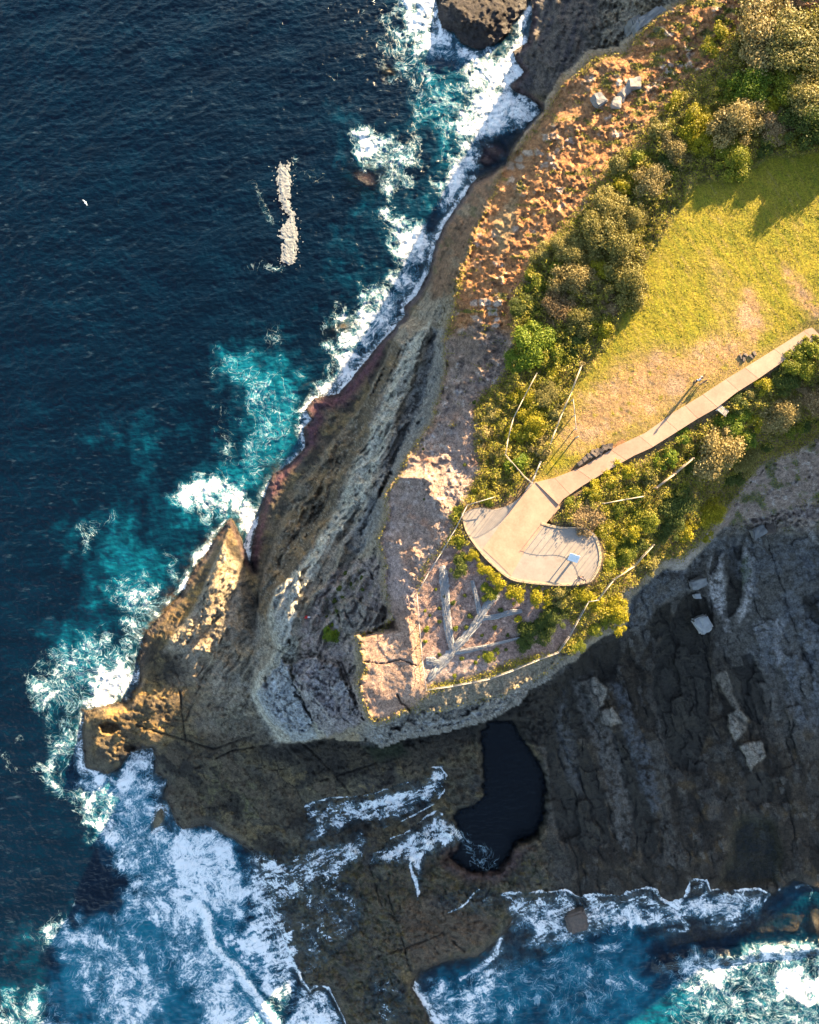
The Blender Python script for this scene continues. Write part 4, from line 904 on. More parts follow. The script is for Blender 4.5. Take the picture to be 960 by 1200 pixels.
def leaf_mat(key, stops, trans=.30):
    t = NT('leaves_' + key); f = t.attr('tone').outputs['Fac']
    oi = t.add('ShaderNodeObjectInfo').outputs['Random']
    f2 = t.math('ADD', t.math('MULTIPLY', f, .8), t.math('MULTIPLY', oi, .2))
    c = t.ramp(f2, stops)
    t.link(c, t.b.inputs['Base Color']); t.b.inputs['Roughness'].default_value = .62; t.b.inputs['Specular IOR Level'].default_value = .25
    tb = t.add('ShaderNodeBsdfTranslucent', {'Color': c})
    mx = t.add('ShaderNodeMixShader', {0: trans, 1: t.b.outputs[0], 2: tb.outputs[0]})
    t.link(mx.outputs[0], t.out.inputs['Surface']); LEAF[key] = t.m
leaf_mat('olive', [(.1, (0.071, 0.070, 0.016)), (.45, (0.165, 0.146, 0.032)), (.75, (0.307, 0.252, 0.070)), (1, (0.472, 0.384, 0.150))])
leaf_mat('tan',   [(.1, (0.094, 0.072, 0.024)), (.45, (0.212, 0.162, 0.050)), (.75, (0.366, 0.282, 0.105)), (1, (0.543, 0.432, 0.200))])
leaf_mat('vivid', [(.1, (.040, .076, .005)), (.45, (.105, .160, .010)), (.8, (.210, .250, .014)), (1, (.34, .34, .04))])
leaf_mat('green', [(.1, (0.047, 0.067, 0.006)), (.45, (0.130, 0.150, 0.010)), (.8, (0.260, 0.258, 0.016)), (1, (0.401, 0.360, 0.040))])
leaf_mat('gold',  [(.1, (0.094, 0.091, 0.004)), (.45, (0.271, 0.234, 0.008)), (.8, (0.472, 0.384, 0.016)), (1, (0.614, 0.492, 0.060))])
leaf_mat('dark',  [(.1, (0.026, 0.041, 0.006)), (.5, (0.068, 0.091, 0.012)), (.85, (0.130, 0.144, 0.022)), (1, (0.212, 0.204, 0.050))])
leaf_mat('brown', [(.1, (0.094, 0.058, 0.024)), (.45, (0.206, 0.132, 0.055)), (.75, (0.342, 0.240, 0.110)), (1, (0.472, 0.360, 0.180))])
t = NT('bark'); p = t.pos(); n = t.noise(p, 6, 4, .6)
t.link(t.ramp(n.outputs[0], [(.3, (.10, .075, .055)), (.7, (.26, .21, .17))]), t.b.inputs['Base Color']); t.b.inputs['Roughness'].default_value = .9
t.link(t.bump(n.outputs[0], .6, .05), t.b.inputs['Normal']); M['bark'] = t.m

PROTO = {}
def proto(size, var, key):
    k = (size, var, key)
    if k not in PROTO:
        nl, nb, ls = {'S': (700, 5, .115), 'M': (3000, 11, .060), 'L': (9000, 22, .036)}[size]
        wind = .35 if var == 3 else .08 * var
        p, nn, tone = crown_points(nl, nb + var, 100 + var * 7 + nl, wind, .72)
        PROTO[k] = leaf_mesh('crown', p, nn, ls * (.7 + .7 * rng.rand(nl)), tone)
        PROTO[k].materials.append(LEAF[key])
    return PROTO[k]
def limb(bm, a, b, ra, rb, seg=7):
    a = Vector(a); b = Vector(b); d = (b - a).normalized(); u = d.orthogonal().normalized(); v = d.cross(u)
    ra_ = [bm.verts.new(a + (u * math.cos(2 * math.pi * i / seg) + v * math.sin(2 * math.pi * i / seg)) * ra) for i in range(seg)]
    rb_ = [bm.verts.new(b + (u * math.cos(2 * math.pi * i / seg) + v * math.sin(2 * math.pi * i / seg)) * rb) for i in range(seg)]
    for i in range(seg): bm.faces.new((ra_[i], ra_[(i + 1) % seg], rb_[(i + 1) % seg], rb_[i]))
    bm.faces.new(ra_[::-1]); bm.faces.new(rb_)
def mesh_of(bm, name, mat, smooth=True):
    bmesh.ops.recalc_face_normals(bm, faces=bm.faces[:])
    me = bpy.data.meshes.new(name); bm.to_mesh(me); bm.free()
    if smooth: me.polygons.foreach_set('use_smooth', np.ones(len(me.polygons), bool))
    me.materials.append(mat); return me
def trunk_mesh(seed):
    r = random.Random(seed); bm = bmesh.new()
    limb(bm, (0, 0, -.12), (.03, .02, .28), .06, .045)
    for k in range(6):
        a = k * 1.05 + r.random() * .5; e = (.42 * math.cos(a), .42 * math.sin(a), .45 + .25 * r.random()); m_ = (.16 * math.cos(a), .16 * math.sin(a), .38)
        limb(bm, (.03, .02, .26), m_, .035, .026, 6); limb(bm, m_, e, .026, .008, 6)
    return mesh_of(bm, 'trunk', M['bark'])
TRUNK = [trunk_mesh(k) for k in range(3)]
def link(o):
    COL.objects.link(o); return o
def shrub(e, s, rpx, key, label, name='shrub', group=None, hf=1.0, var=None, stretch=1.0, sink=.18):
    r = rpx * .0905
    size = 'L' if rpx >= 17 else ('M' if rpx >= 8.5 else 'S')
    var = (int(e * 7 + s * 13) % 3) if var is None else var
    rz = (random.random() - .5) * (6.28 if var != 3 else .6)
    loc = P(e, s, -sink * r * .3); sc = (r * stretch * 1.12, r * 1.12 / stretch, r * hf * .95)
    if size == 'S':
        o = link(bpy.data.objects.new(name, proto(size, var, key))); o.location = loc; o.rotation_euler = (0, 0, rz); o.scale = sc
    else:
        o = link(bpy.data.objects.new(name, None)); o.location = loc; o.rotation_euler = (0, 0, rz); o.empty_display_size = .2
        c = link(bpy.data.objects.new('crown', proto(size, var, key))); c.parent = o; c.scale = sc
        tr = link(bpy.data.objects.new('trunk', TRUNK[var % 3])); tr.parent = o; tr.scale = sc
    o['label'] = label; o['category'] = 'shrub' if name != 'grass_tuft' else 'tuft'
    if group: o['group'] = group
    return o
HE = 'coastal heath shrubs on the headland'
SHRUBS = [
 (860,150,28,'tan','round pale olive shrub standing clear where the heath meets the top of the lawn',1.15),
 (813,147,22,'gold','golden green shrub against the left side of the round pale shrub',1.0),
 (820,170,18,'gold','lower golden shrub between the round pale shrub and the lawn edge',1.0),
 (878,107,24,'vivid','large bright green bush directly behind the round pale shrub',1.0),
 (896,119,16,'gold','small yellow green bush at the right shoulder of the round pale shrub',1.0),
 (852,112,15,'green','mid green bush above the golden shrub near the red slope',.8),
 (857,192,21,'green','dark based green bush below the round pale shrub in the lawn corner',.9),
 (900,40,40,'tan','largest windswept brownish bush at the top of the hill',.8),
 (938,52,36,'olive','windswept olive bush at the top frame edge beside the brownish bush',.8),
 (872,62,13,'olive','small grey green bush at the left foot of the large windswept bush',.8),
 (846,40,15,'gold','low golden mound on the hilltop left of the windswept bush',.6),
 (832,58,13,'gold','low yellow green cushion beside the red slope near the hilltop',.5),
 (926,98,22,'green','mid green bush between the windswept hilltop bush and the dark lawn edge bush',.9),
 (948,112,28,'olive','windswept grey olive tree at the right edge above the lawn',1.0),
 (938,150,26,'dark','dark shaded tree casting finger shadows on the top of the lawn',1.0),
 (906,150,22,'brown','dull brown twiggy bush between the round pale shrub and the dark tree',.9),
 (970,160,26,'dark','dark tree cut by the right frame edge above the lawn',1.1),
 (895,172,14,'dark','low dark bush at the lawn top right of the round pale shrub',.9),
 (790,178,20,'tan','pale tan topped shrub at the upper left corner of the lawn',1.0),
 (773,154,16,'olive','grey olive bush between the red slope and the golden shrub',.9),
 (793,122,14,'gold','low golden mound where the red slope turns to heath',.6),
 (763,216,21,'tan','pale tan flowering shrub at the lawn edge above the shaded gap',1.0),
 (747,190,15,'green','small green bush beside the red slope left of the tan topped shrub',.8),
 (728,196,16,'olive','olive bush furthest up the red slope side of the hedge',.8),
 (731,221,15,'gold','yellow green bush wedged between the olive bushes by the red slope',.8),
 (780,200,14,'dark','dark bush filling the gap at the lawn upper left corner',.9),
 (714,247,24,'olive','broad olive shrub halfway up the hedge between slope and lawn',1.0),
 (739,256,17,'olive','olive shrub with a ragged crown on the lawn side of the hedge',1.0),
 (697,279,28,'olive','big dull olive shrub at the widest part of the hedge',1.0),
 (725,291,27,'olive','big olive shrub overhanging the lawn left edge',1.1),
 (670,298,22,'olive','grey stemmed olive shrub near the red slope edge of the hedge',.9),
 (636,299,16,'olive','olive shrub at the outer left end of the hedge under the slope',.7),
 (748,298,13,'tan','dry tan twiggy bush on the lawn edge beside the big olive shrub',.8),
 (745,262,12,'brown','bare brown twiggy patch of shrub at the lawn side of the hedge',.6),
 (731,336,26,'olive','rounded olive shrub bulging into the lawn at the hedge bend',1.1),
 (675,335,26,'tan','pale olive shrub with light leaf tips in the middle of the hedge',1.0),
 (626,331,16,'green','bright green low shrub at the stony left rim of the hedge',.7),
 (614,362,18,'dark','dark olive low shrub on the stony rim above the vivid green bush',.7),
 (654,364,22,'brown','brownish twiggy shrub between the pale olive shrub and the vivid green bush',.9),
 (682,380,20,'olive','olive shrub just above the dark shaded pocket of the hedge',1.0),
 (707,386,16,'gold','yellow green shrub at the lawn edge near the hedge lower end',.8),
 (716,362,14,'brown','brown bare branched shrub at the lawn edge below the rounded olive shrub',.8),
 (652,318,14,'green','green shrub in the hollow of the hedge left of the pale olive shrub',.7),
 (702,318,15,'gold','small yellow olive shrub in the middle of the hedge between the big olive ones',.8),
 (622,404,27,'vivid','vivid green dense bush at the lower end of the hedge',.8),
 (608,424,17,'vivid','smaller vivid green bush on the bare soil side of the dense one',.7),
 (650,416,16,'green','mid green bush between the vivid bush and the lawn tip',.8),
 (672,404,14,'dark','dark bush in the shaded pocket beside the lawn lower left edge',.8),
 (668,420,11,'green','green bush at the top end of the lawn side fence',.7),
 (682,427,8,'tan','small pale dry bush at the upper end of the lawn side fence',.6),
 (648,440,12,'gold','small golden bush between the two timber fences near their upper ends',.6),
 (598,464,8,'gold','pale yellow rosette plant beside the outer timber fence on the soil side',.6),
 (578,486,15,'olive','olive bush at the soil edge left of the outer timber fence',.6),
 (567,511,16,'tan','tan topped bush furthest out on the pink soil',.6),
 (620,471,17,'gold','golden bush touching the outer timber fence on its lawn side',.7),
 (641,464,17,'olive','olive bush midway between the two timber fences',.7),
 (623,498,18,'gold','golden olive bush in the middle of the patch between the fences',.7),
 (604,508,14,'gold','golden bush straddling the outer timber fence halfway down',.7),
 (650,488,13,'olive','dull olive bush against the lawn side fence',.7),
 (634,524,14,'tan','grey olive bush at the lower end of the lawn side fence',.8),
 (606,546,15,'vivid','vivid green bush where the outer fence turns to the path',.8),
 (584,534,11,'olive','small olive bush outside the fence bend above the pink soil',.6),
 (583,563,10,'olive','pale olive bush just above the lookout upper railing',.6),
 (557,577,8,'gold','small yellow plant at the corner of the outer railing above the lookout',.5),
 (572,586,9,'green','low green bush against the upper left rim of the lookout',.4),
 (537,602,10,'green','green bush outside the outer railing at the lookout left tip',.4),
 (536,634,11,'green','green bush between outer railing and lookout left rim',.5),
 (554,652,9,'gold','golden bush touching the lookout lower left rim',.5),
 (540,662,14,'dark','grey green bush at the top of the bare yard below the lookout',.5),
 (570,668,11,'gold','golden green bush under the lookout rim above the brushwood fork',.5),
 (583,682,11,'gold','bright golden bush at the upper tip of the main brushwood strip',.6),
 (572,694,12,'green','green bush between the two upper brushwood branches',.5),
 (604,694,13,'gold','golden bush under the middle of the lookout lower rim',.6),
 (630,700,15,'gold','broad golden bush under the lookout rim right of the middle',.6),
 (655,696,14,'olive','olive gold bush under the lookout rim near the dark clad person',.6),
 (682,695,14,'gold','golden bush directly below the dark clad person',.6),
 (648,722,17,'dark','dark green bush inside the corner of the lower railing',.7),
 (630,738,21,'dark','largest dark green bush in the bare yard by the lower railing',.6),
 (612,752,13,'dark','dark green bush at the outer end of the lowest brushwood branch',.5),
 (607,724,7,'gold','small golden ball of a bush at the end of the right brushwood branch',.7),
 (574,768,12,'green','green bush in the lower yard between brushwood and bottom railing',.4),
 (693,704,15,'gold','golden bush inside the right bend of the outer railing',.6),
 (717,711,19,'gold','golden bush hanging over the southern cliff rim',.7),
 (724,726,14,'gold','lowest golden bush on the southern cliff rim',.6),
 (697,735,15,'green','green bush outside the lower railing above the cliff rim',.5),
 (673,757,14,'green','bright green low bush at the cliff rim below the railing corner',.4),
 (686,605,21,'brown','flat brown topped bush right of the lookout neck',.5),
 (706,619,12,'gold','golden bush at the upper right rim of the lookout',.6),
 (716,637,11,'gold','golden bush against the right end of the lookout',.6),
 (712,660,13,'green','green bush below the right end of the lookout inside the railing',.6),
 (738,622,16,'gold','golden olive bush midway between the lookout and the cliff rim',.6),
 (728,648,17,'green','green bush left of the pale wooden railing near its upper end',.6),
 (752,608,19,'green','leafy green bush in the middle of the slope below the path',.7),
 (757,662,15,'olive','olive green bush between the pale railing and the cliff rim',.6),
 (745,640,13,'dark','dark green bush above the upper end of the pale railing',.6),
 (787,588,26,'dark','broad dark green bush in the shade of the big brown shrub',.6),
 (782,618,18,'dark','dark green bush at the cliff rim left of the bright golden one',.6),
 (830,602,19,'gold','bright golden bush standing on the cliff rim beside the bare rock slope',.9),
 (802,622,14,'gold','golden bush at the cliff rim just left of the taller golden one',.7),
 (826,630,10,'gold','low golden bush tucked under the bright golden one on the rim',.5),
 (834,528,30,'tan','biggest olive brown shrub on the seaward side of the path',1.0),
 (812,546,15,'dark','dark bush at the left foot of the biggest olive brown shrub',.7),
 (856,562,15,'dark','dark olive bush between the big shrub and the rock slope',.7),
 (870,538,19,'olive','olive bush right of the big shrub at the rock slope top',.8),
 (782,536,15,'vivid','bright green bush left of the biggest olive brown shrub by the path',.7),
 (801,514,11,'vivid','small bright green bush touching the path beside the big shrub',.6),
 (760,556,14,'olive','olive bush at the upper end of the dark timber rail',.6),
 (734,551,14,'gold','golden green bush against the lower path edge near the paving joint',.6),
 (716,563,12,'gold','yellow green bush between the path edge and the short pale rail',.6),
 (695,574,13,'gold','golden bush where the path narrows beside the lookout neck',.6),
 (668,590,10,'green','green bush in the crook between path and lookout neck',.5),
 (742,577,12,'green','green bush beside the short pale rail below the path',.6),
 (722,596,14,'green','green bush between the brown topped bush and the short pale rail',.6),
 (854,496,22,'vivid','bright yellow green bush just below the grey bench',.7),
 (870,512,15,'vivid','lower bright green bush right of the big olive brown shrub',.7),
 (862,472,14,'dark','dark olive bush right of the grey bench on the path edge',.7),
 (878,464,12,'olive','pale olive bush on the path edge right of the bench',.7),
 (892,452,12,'gold','upright golden bush on the path edge above the olive tan shrub',.8),
 (908,483,25,'tan','large olive tan shrub below the path near the right edge',.9),
 (886,494,14,'gold','golden olive bush between the bright green bush and the olive tan shrub',.7),
 (917,446,17,'dark','dark green bush between path and large olive tan shrub',.8),
 (932,427,20,'green','leafy green bush on the path edge near the right frame edge',.8),
 (950,410,16,'green','green bush on the path edge touching the right frame edge',.8),
 (950,465,24,'brown','brownish grey shrub cut by the right frame edge below the path',.9),
 (925,504,15,'green','green bush at the top of the bare rock slope',.6),
 (945,495,12,'dark','small dark bush at the rock slope top by the right frame edge',.6),
 (898,522,12,'dark','dark bush on the upper lip of the rock slope below the olive tan shrub',.5),
 (389,744,14,'vivid','lone vivid green bush clinging to the grey cliff face',.8),
]
for e, s, r, key, lab, hf in SHRUBS:
    big_w = 3 if (s < 130 and e > 880) else None
    shrub(e, s, r, key, lab, group=HE if key != 'vividx' else None, hf=hf, var=big_w, stretch=1.0 + .25 * ((int(e) % 5) - 2) / 5)
TUFTS = [(503,721,3),(498.5,716,3),(531,707,5),(515,713,4),(515,727,4.5),(534,736,5.5),(500,738,6),(498,752,4),(515,767,4),(551,722,6),(547,735,5),(580,735,5),(587,714,5),(541,770,5),(534,792,5),(565,745,3.5),(595,744,4),(521,698,4),(545,698,4),(593,760,4),(556,776,4.5),(510,690,3.5),(562,770,3.5)]
for e, s, r in TUFTS:
    shrub(e, s, r, 'dark' if (int(e) % 2) else 'green', 'small green tuft on the bare soil of the fenced yard', 'grass_tuft', 'tufts on the bare yard soil', .6)
for e, s, r in [(545,545,4.2),(556,472,4),(497,526,3),(497,586,3),(560,700,3)][:4]:
    shrub(e, s, r, 'dark', 'small dark tuft alone on the open pink stony ground', 'grass_tuft', 'tufts on the pink stony ground', .6)
for e, s, r in [(406,672,6),(412,684,5),(398,690,6),(424,676,5),(426,690,4.5),(392,704,6),(402,700,5),(396,716,5),(384,722,4)]:
    shrub(e, s, r, 'dark', 'low dark green tuft on the weathered cliff face above the lone bush', 'grass_tuft', 'tufts on the cliff face', .5)

# ---- ground-hugging heath between the shrubs: too many stems to count
def scatter(name, dens, mask, size, label, cat, hmul=1.0):
    """leaves over the survey cells, dens per square metre"""
    inner = (np.diff(ex)[None, :] < STEP * 1.1) & (np.diff(sy)[:, None] < STEP * 1.1)
    mk = fcent(mask) * inner
    lam = mk * dens * (STEP * .0905) ** 2
    cnt = rng.poisson(lam)
    j, i = np.nonzero(cnt); rep = cnt[j, i]; j = np.repeat(j, rep); i = np.repeat(i, rep); n = len(i)
    fx = rng.rand(n); fy = rng.rand(n)
    e = ex[i] + fx * STEP; s = sy[j] + fy * STEP
    z = Z[j, i] * (1 - fx) * (1 - fy) + Z[j, i + 1] * fx * (1 - fy) + Z[j + 1, i] * (1 - fx) * fy + Z[j + 1, i + 1] * fx * fy
    cl_ = np.maximum(0.04, .55 + 1.5 * fbm(e / 13, s / 13, 301, 3)) * hmul
    h = cl_ * rng.rand(n) ** .5
    X, Y, ZZ = W(e, s, z + h)
    nn = rng.normal(size=(n, 3)) * .8; nn[:, 2] = np.abs(nn[:, 2]) + .5
    tone = np.clip(.45 + .38 * fbm(e / 26, s / 26, 302, 3) + .16 * rng.normal(size=n) + .25 * fbm(e / 7, s / 7, 303, 2), 0, 1)
    me = leaf_mesh(name, np.stack([X, Y, ZZ], -1), nn, size * (.7 + .7 * rng.rand(n)), tone)
    o = link(bpy.data.objects.new(name, me)); o['kind'] = 'stuff'; o['label'] = label; o['category'] = cat
    return o
vegm = rest * (1 - np.clip(sRED * 1.2, 0, 1)) * sst(1, 4, dB) * (1 - sLEDGE) * (1 - sLAWN)
southveg = np.clip(sst(600, 640, E) + sst(690, 640, S), 0, 1)
vegm = vegm * (1 - sPINK) * (1 - sSAND) * (1 - sYARD)
leaf_mat('heath', [(.05, (0.047, 0.058, 0.008)), (.3, (0.124, 0.132, 0.012)), (.5, (0.271, 0.240, 0.014)), (.64, (0.260, 0.198, 0.050)), (.82, (0.425, 0.336, 0.040)), (1, (0.543, 0.432, 0.130))])
u = scatter('undergrowth', 150, vegm * sst(-.55, .0, n_big + .3 * n_mid + .35), .085, 'low mixed green and gold heath covering the ground between the shrubs', 'undergrowth'); u.data.materials.append(LEAF['heath'])
redveg = sRED * sst(.06, .26, fbm(E / 20, S / 9, 66, 4) + .25 * sst(620, 800, E) - .12)
edgeveg = np.clip(eslope * cliffm * sst(-.0, .3, v1 + .4 * v2 - .05), 0, 1) + .6 * feat([(930,592),(945,582),(975,575),(975,590),(940,600)], 0, 3, 2)
u2 = scatter('ground_cover', 55, np.clip(redveg + edgeveg, 0, 1), .075, 'sparse low ground cover dotted over the red slope and the rock slope', 'ground cover', .45); u2.data.materials.append(LEAF['heath'])
yardveg = np.clip(sYARD * sst(.18, .4, fbm(E / 14, S / 14, 305, 3)) * .5 + sst(-2, 4, sdp([(524,628),(545,640),(575,672),(600,690),(580,700),(560,680),(535,672),(524,650)], EH, SH, 20)), 0, 1)
lawnm = sLAWN * (1 - .92 * worn * sst(-.8, -.1, v2 + v1)) * sst(1.5, 3.5, dB)
leaf_mat('turf', [(.1, (.18, .19, .008)), (.4, (.33, .285, .012)), (.7, (.46, .345, .022)), (1, (.50, .37, .12))])
g = scatter('grass', 26, lawnm, .055, 'short sunlit grass covering the lawn', 'grass', .05); g.data.materials.append(LEAF['turf'])

# ================================================================== paving, fences, furniture, people
def simple_mat(name, c1, c2, scale=3, rough=.8, bump=.3, dist=.02, metal=0.0):
    t = NT(name); p = t.pos(); n = t.noise(p, scale, 5, .65); n2 = t.noise(p, scale * 9, 2, .6)
    f = t.math('ADD', t.math('MULTIPLY', n.outputs[0], .7), t.math('MULTIPLY', n2.outputs[0], .3))
    t.link(t.ramp(f, [(.3, c1), (.7, c2)]), t.b.inputs['Base Color']); t.b.inputs['Roughness'].default_value = rough; t.b.inputs['Metallic'].default_value = metal
    t.link(t.bump(f, bump, dist), t.b.inputs['Normal']); M[name] = t.m; return t.m
simple_mat('pale_concrete', (.26, .165, .108), (.41, .275, .19), .55)
simple_mat('pink_concrete', (.245, .145, .094), (.385, .248, .17), .55)
simple_mat('grey_paving', (.185, .155, .130), (.28, .24, .205), 1.4, .9, .5)  # lookout bays, greyer than the path strip
simple_mat('kerb_stone', (.28, .21, .14), (.40, .31, .20), 2)
simple_mat('dark_steel', (.045, .035, .032), (.10, .08, .07), 4, .5)
simple_mat('silver_timber', (.26, .23, .205), (.42, .38, .345), 5, .8)
simple_mat('pale_timber', (.28, .23, .165), (.42, .35, .26), 5, .8)
simple_mat('brown_timber', (.20, .14, .09), (.36, .27, .19), 5, .8)
simple_mat('white_panel', (.62, .62, .60), (.72, .72, .70), 2, .4, .02)
simple_mat('panel_print', (.30, .40, .46), (.62, .68, .70), 9, .4, .02)
simple_mat('brushwood', (.13, .13, .135), (.36, .365, .38), 7, .95, 1.0, .08)
simple_mat('grey_rock', (.13, .128, .122), (.25, .245, .235), 1.6, .85, .6, .1)
simple_mat('pale_rock', (.24, .24, .235), (.36, .355, .345), 1.6, .85, .5, .1)
simple_mat('outcrop', (.20, .17, .145), (.36, .32, .28), 2.2, .85, .6, .1)
simple_mat('dark_rock', (.05, .042, .036), (.15, .11, .085), 2.5, .9, .8, .1)
simple_mat('skin', (.42, .24, .16), (.52, .32, .22), 8, .6, .02)
simple_mat('navy_cloth', (.012, .012, .03), (.035, .032, .06), 12, .9, .1)
simple_mat('black_cloth', (.012, .011, .012), (.03, .028, .028), 12, .9, .1)
simple_mat('light_blue_cloth', (.50, .58, .70), (.66, .72, .80), 12, .9, .1)
simple_mat('dark_hair', (.02, .013, .01), (.05, .03, .02), 20, .6, .2)
simple_mat('brown_fur', (.055, .032, .018), (.13, .08, .045), 18, .8, .4)
simple_mat('red_paint', (.55, .02, .02), (.70, .035, .03), 4, .35, .02)
simple_mat('white_paint', (.72, .72, .70), (.82, .82, .80), 4, .35, .02)
simple_mat('feather', (.75, .76, .78), (.84, .85, .86), 12, .7, .1)
simple_mat('grey_feather', (.22, .23, .25), (.34, .35, .37), 12, .7, .1)
simple_mat('orange_bill', (.60, .24, .03), (.7, .3, .05), 12, .5, .05)
# the buff spume
t = NT('sea_spume'); p = t.pos(); n = t.noise(p, 1.3, 6, .7, 1.2); n2 = t.noise(p, 6, 3, .6)
f = t.math('ADD', t.math('MULTIPLY', n.outputs[0], .7), t.math('MULTIPLY', n2.outputs[0], .3))
t.link(t.ramp(f, [(.34, (.07, .10, .12)), (.44, (.15, .16, .165)), (.7, (.27, .275, .27))]), t.b.inputs['Base Color']); t.b.inputs['Roughness'].default_value = .9
t.link(t.bump(f, .5, .15), t.b.inputs['Normal']); M['spume'] = t.m

def put(name, me, parent=None, loc=None):
    o = link(bpy.data.objects.new(name, me))
    if parent: o.parent = parent
    if loc is not None: o.location = loc
    return o
def thing(name, label, cat, loc, rz=0, group=None):
    o = link(bpy.data.objects.new(name, None)); o.location = loc; o.rotation_euler = (0, 0, rz); o.empty_display_size = .3
    o['label'] = label; o['category'] = cat
    if group: o['group'] = group
    return o
def tag(o, label, cat, group=None):
    o['label'] = label; o['category'] = cat
    if group: o['group'] = group
    return o
def slab(bm, pts, top, thick):
    """prism from world xy points; top may be a number or a list"""
    n = len(pts); tp = top if hasattr(top, '__len__') else [top] * n
    a = [bm.verts.new((p[0], p[1], z)) for p, z in zip(pts, tp)]; b = [bm.verts.new((p[0], p[1], z - thick)) for p, z in zip(pts, tp)]
    try:
        f = bm.faces.new(a)
    except ValueError: return
    bm.faces.new(b[::-1])
    for i in range(n): bm.faces.new((a[i], b[i], b[(i + 1) % n], a[(i + 1) % n]))
def box(bm, c, size, rz=0, rx=0, bev=0):
    r = bmesh.ops.create_cube(bm, size=1.0); vs = r['verts']
    bmesh.ops.scale(bm, vec=size, verts=vs)
    if rx: bmesh.ops.rotate(bm, cent=(0, 0, 0), matrix=Matrix.Rotation(rx, 3, 'X'), verts=vs)
    if rz: bmesh.ops.rotate(bm, cent=(0, 0, 0), matrix=Matrix.Rotation(rz, 3, 'Z'), verts=vs)
    bmesh.ops.translate(bm, vec=c, verts=vs)
    if bev:
        es = list({e for v in vs for e in v.link_edges}); bmesh.ops.bevel(bm, geom=es, offset=bev, segments=2, affect='EDGES')
def smoothpts(pts, n=6):
    out = []
    m = len(pts)
    for i in range(m - 1):
        p0 = pts[max(i - 1, 0)]; p1 = pts[i]; p2 = pts[i + 1]; p3 = pts[min(i + 2, m - 1)]
        for k in range(n):
            t_ = k / n
            out.append(tuple(.5 * ((2 * p1[j]) + (-p0[j] + p2[j]) * t_ + (2 * p0[j] - 5 * p1[j] + 4 * p2[j] - p3[j]) * t_ ** 2 + (-p0[j] + 3 * p1[j] - 3 * p2[j] + p3[j]) * t_ ** 3) for j in range(2)))
    out.append(tuple(pts[-1][:2])); return out

# ---- paving
ZL = 27.55
loop = smoothpts(LOOK[:16] + [LOOK[16], LOOK[17]] + LOOK[18:] + LOOK[:1], 4)[:-1]
bm = bmesh.new(); slab(bm, [W(e, s, ZL)[:2] for e, s in loop], ZL, .3); bmesh.ops.triangulate(bm, faces=bm.faces[:])
struct(put('lookout_paving', mesh_of(bm, 'lookout_paving', M['grey_paving'], False)))
# kerb of pale stone round the rim
rim = smoothpts(LOOK[:16], 4)
bm = bmesh.new()
cx_, cy_ = 625, 635
for a, b in zip(rim[:-1], rim[1:]):
    def outw(p, d):
        v = Vector((p[0] - cx_, (p[1] - cy_) * 1.6)); v.normalize(); return (p[0] + v.x * d, p[1] + v.y * d)
    q = [W(*outw(a, -.6), ZL)[:2], W(*outw(b, -.6), ZL)[:2], W(*outw(b, 2.6), ZL)[:2], W(*outw(a, 2.6), ZL)[:2]]
    slab(bm, q, ZL + .06, .4)
struct(put('kerb', mesh_of(bm, 'kerb', M['kerb_stone'], False)))
# path slabs: pale and pink concrete bays in turn
def along(pts, e):
    for a, b in zip(pts[:-1], pts[1:]):
        if a[0] <= e <= b[0]:
            f_ = (e - a[0]) / (b[0] - a[0]); return (e, a[1] + (b[1] - a[1]) * f_)
    return pts[-1] if e > pts[-1][0] else pts[0]
bm1 = bmesh.new(); bm2 = bmesh.new()
cuts = [(628, 655), (650, 668), (676, 694), (716, 734), (749, 765), (779, 795), (803, 818), (824, 841), (851, 866), (873, 889), (908, 922), (942, 956), (965, 980), (1000, 1010), (1055, 1060)]
pink = {0, 1, 3, 5, 7, 9, 11, 12}
pink = {0, 1, 3, 6, 8, 11, 12}
def zpath(e): return 27.55 + np.interp(e, [640, 683, 735, 805, 870, 950, 1060], [.05, .27, .58, .98, 1.38, 1.78, 2.3])
for k in range(len(cuts) - 1):
    (u0, l0), (u1, l1) = cuts[k], cuts[k + 1]
    up = [along(PATH_UP, u0 + .15)] + [p for p in PATH_UP if u0 < p[0] < u1] + [along(PATH_UP, u1 - .15)]
    lo = [along(PATH_LO, l0 + .15)] + [p for p in PATH_LO if l0 < p[0] < l1] + [along(PATH_LO, l1 - .15)]
    ring = up + lo[::-1]; zz = [float(zpath(p[0])) + .03 for p in ring]
    slab(bm2 if k in pink else bm1, [W(p[0], p[1], z)[:2] for p, z in zip(ring, zz)], zz, .22)
strip = [(628, 564), (657, 594.5), (637.5, 616), (616, 644), (599, 675), (584, 660), (566, 643), (590, 610), (614, 579)]
slab(bm2, [W(e, s, ZL + .02)[:2] for e, s in strip], ZL + .02, .2)
for b_ in (bm1, bm2): bmesh.ops.triangulate(b_, faces=b_.faces[:])
me = mesh_of(bm1, 'path', M['pale_concrete'], False); me2 = mesh_of(bm2, 'path_bay', M['pink_concrete'], False)
po = struct(put('path', me)); pb = put('pink_paving', me2); pb.parent = po

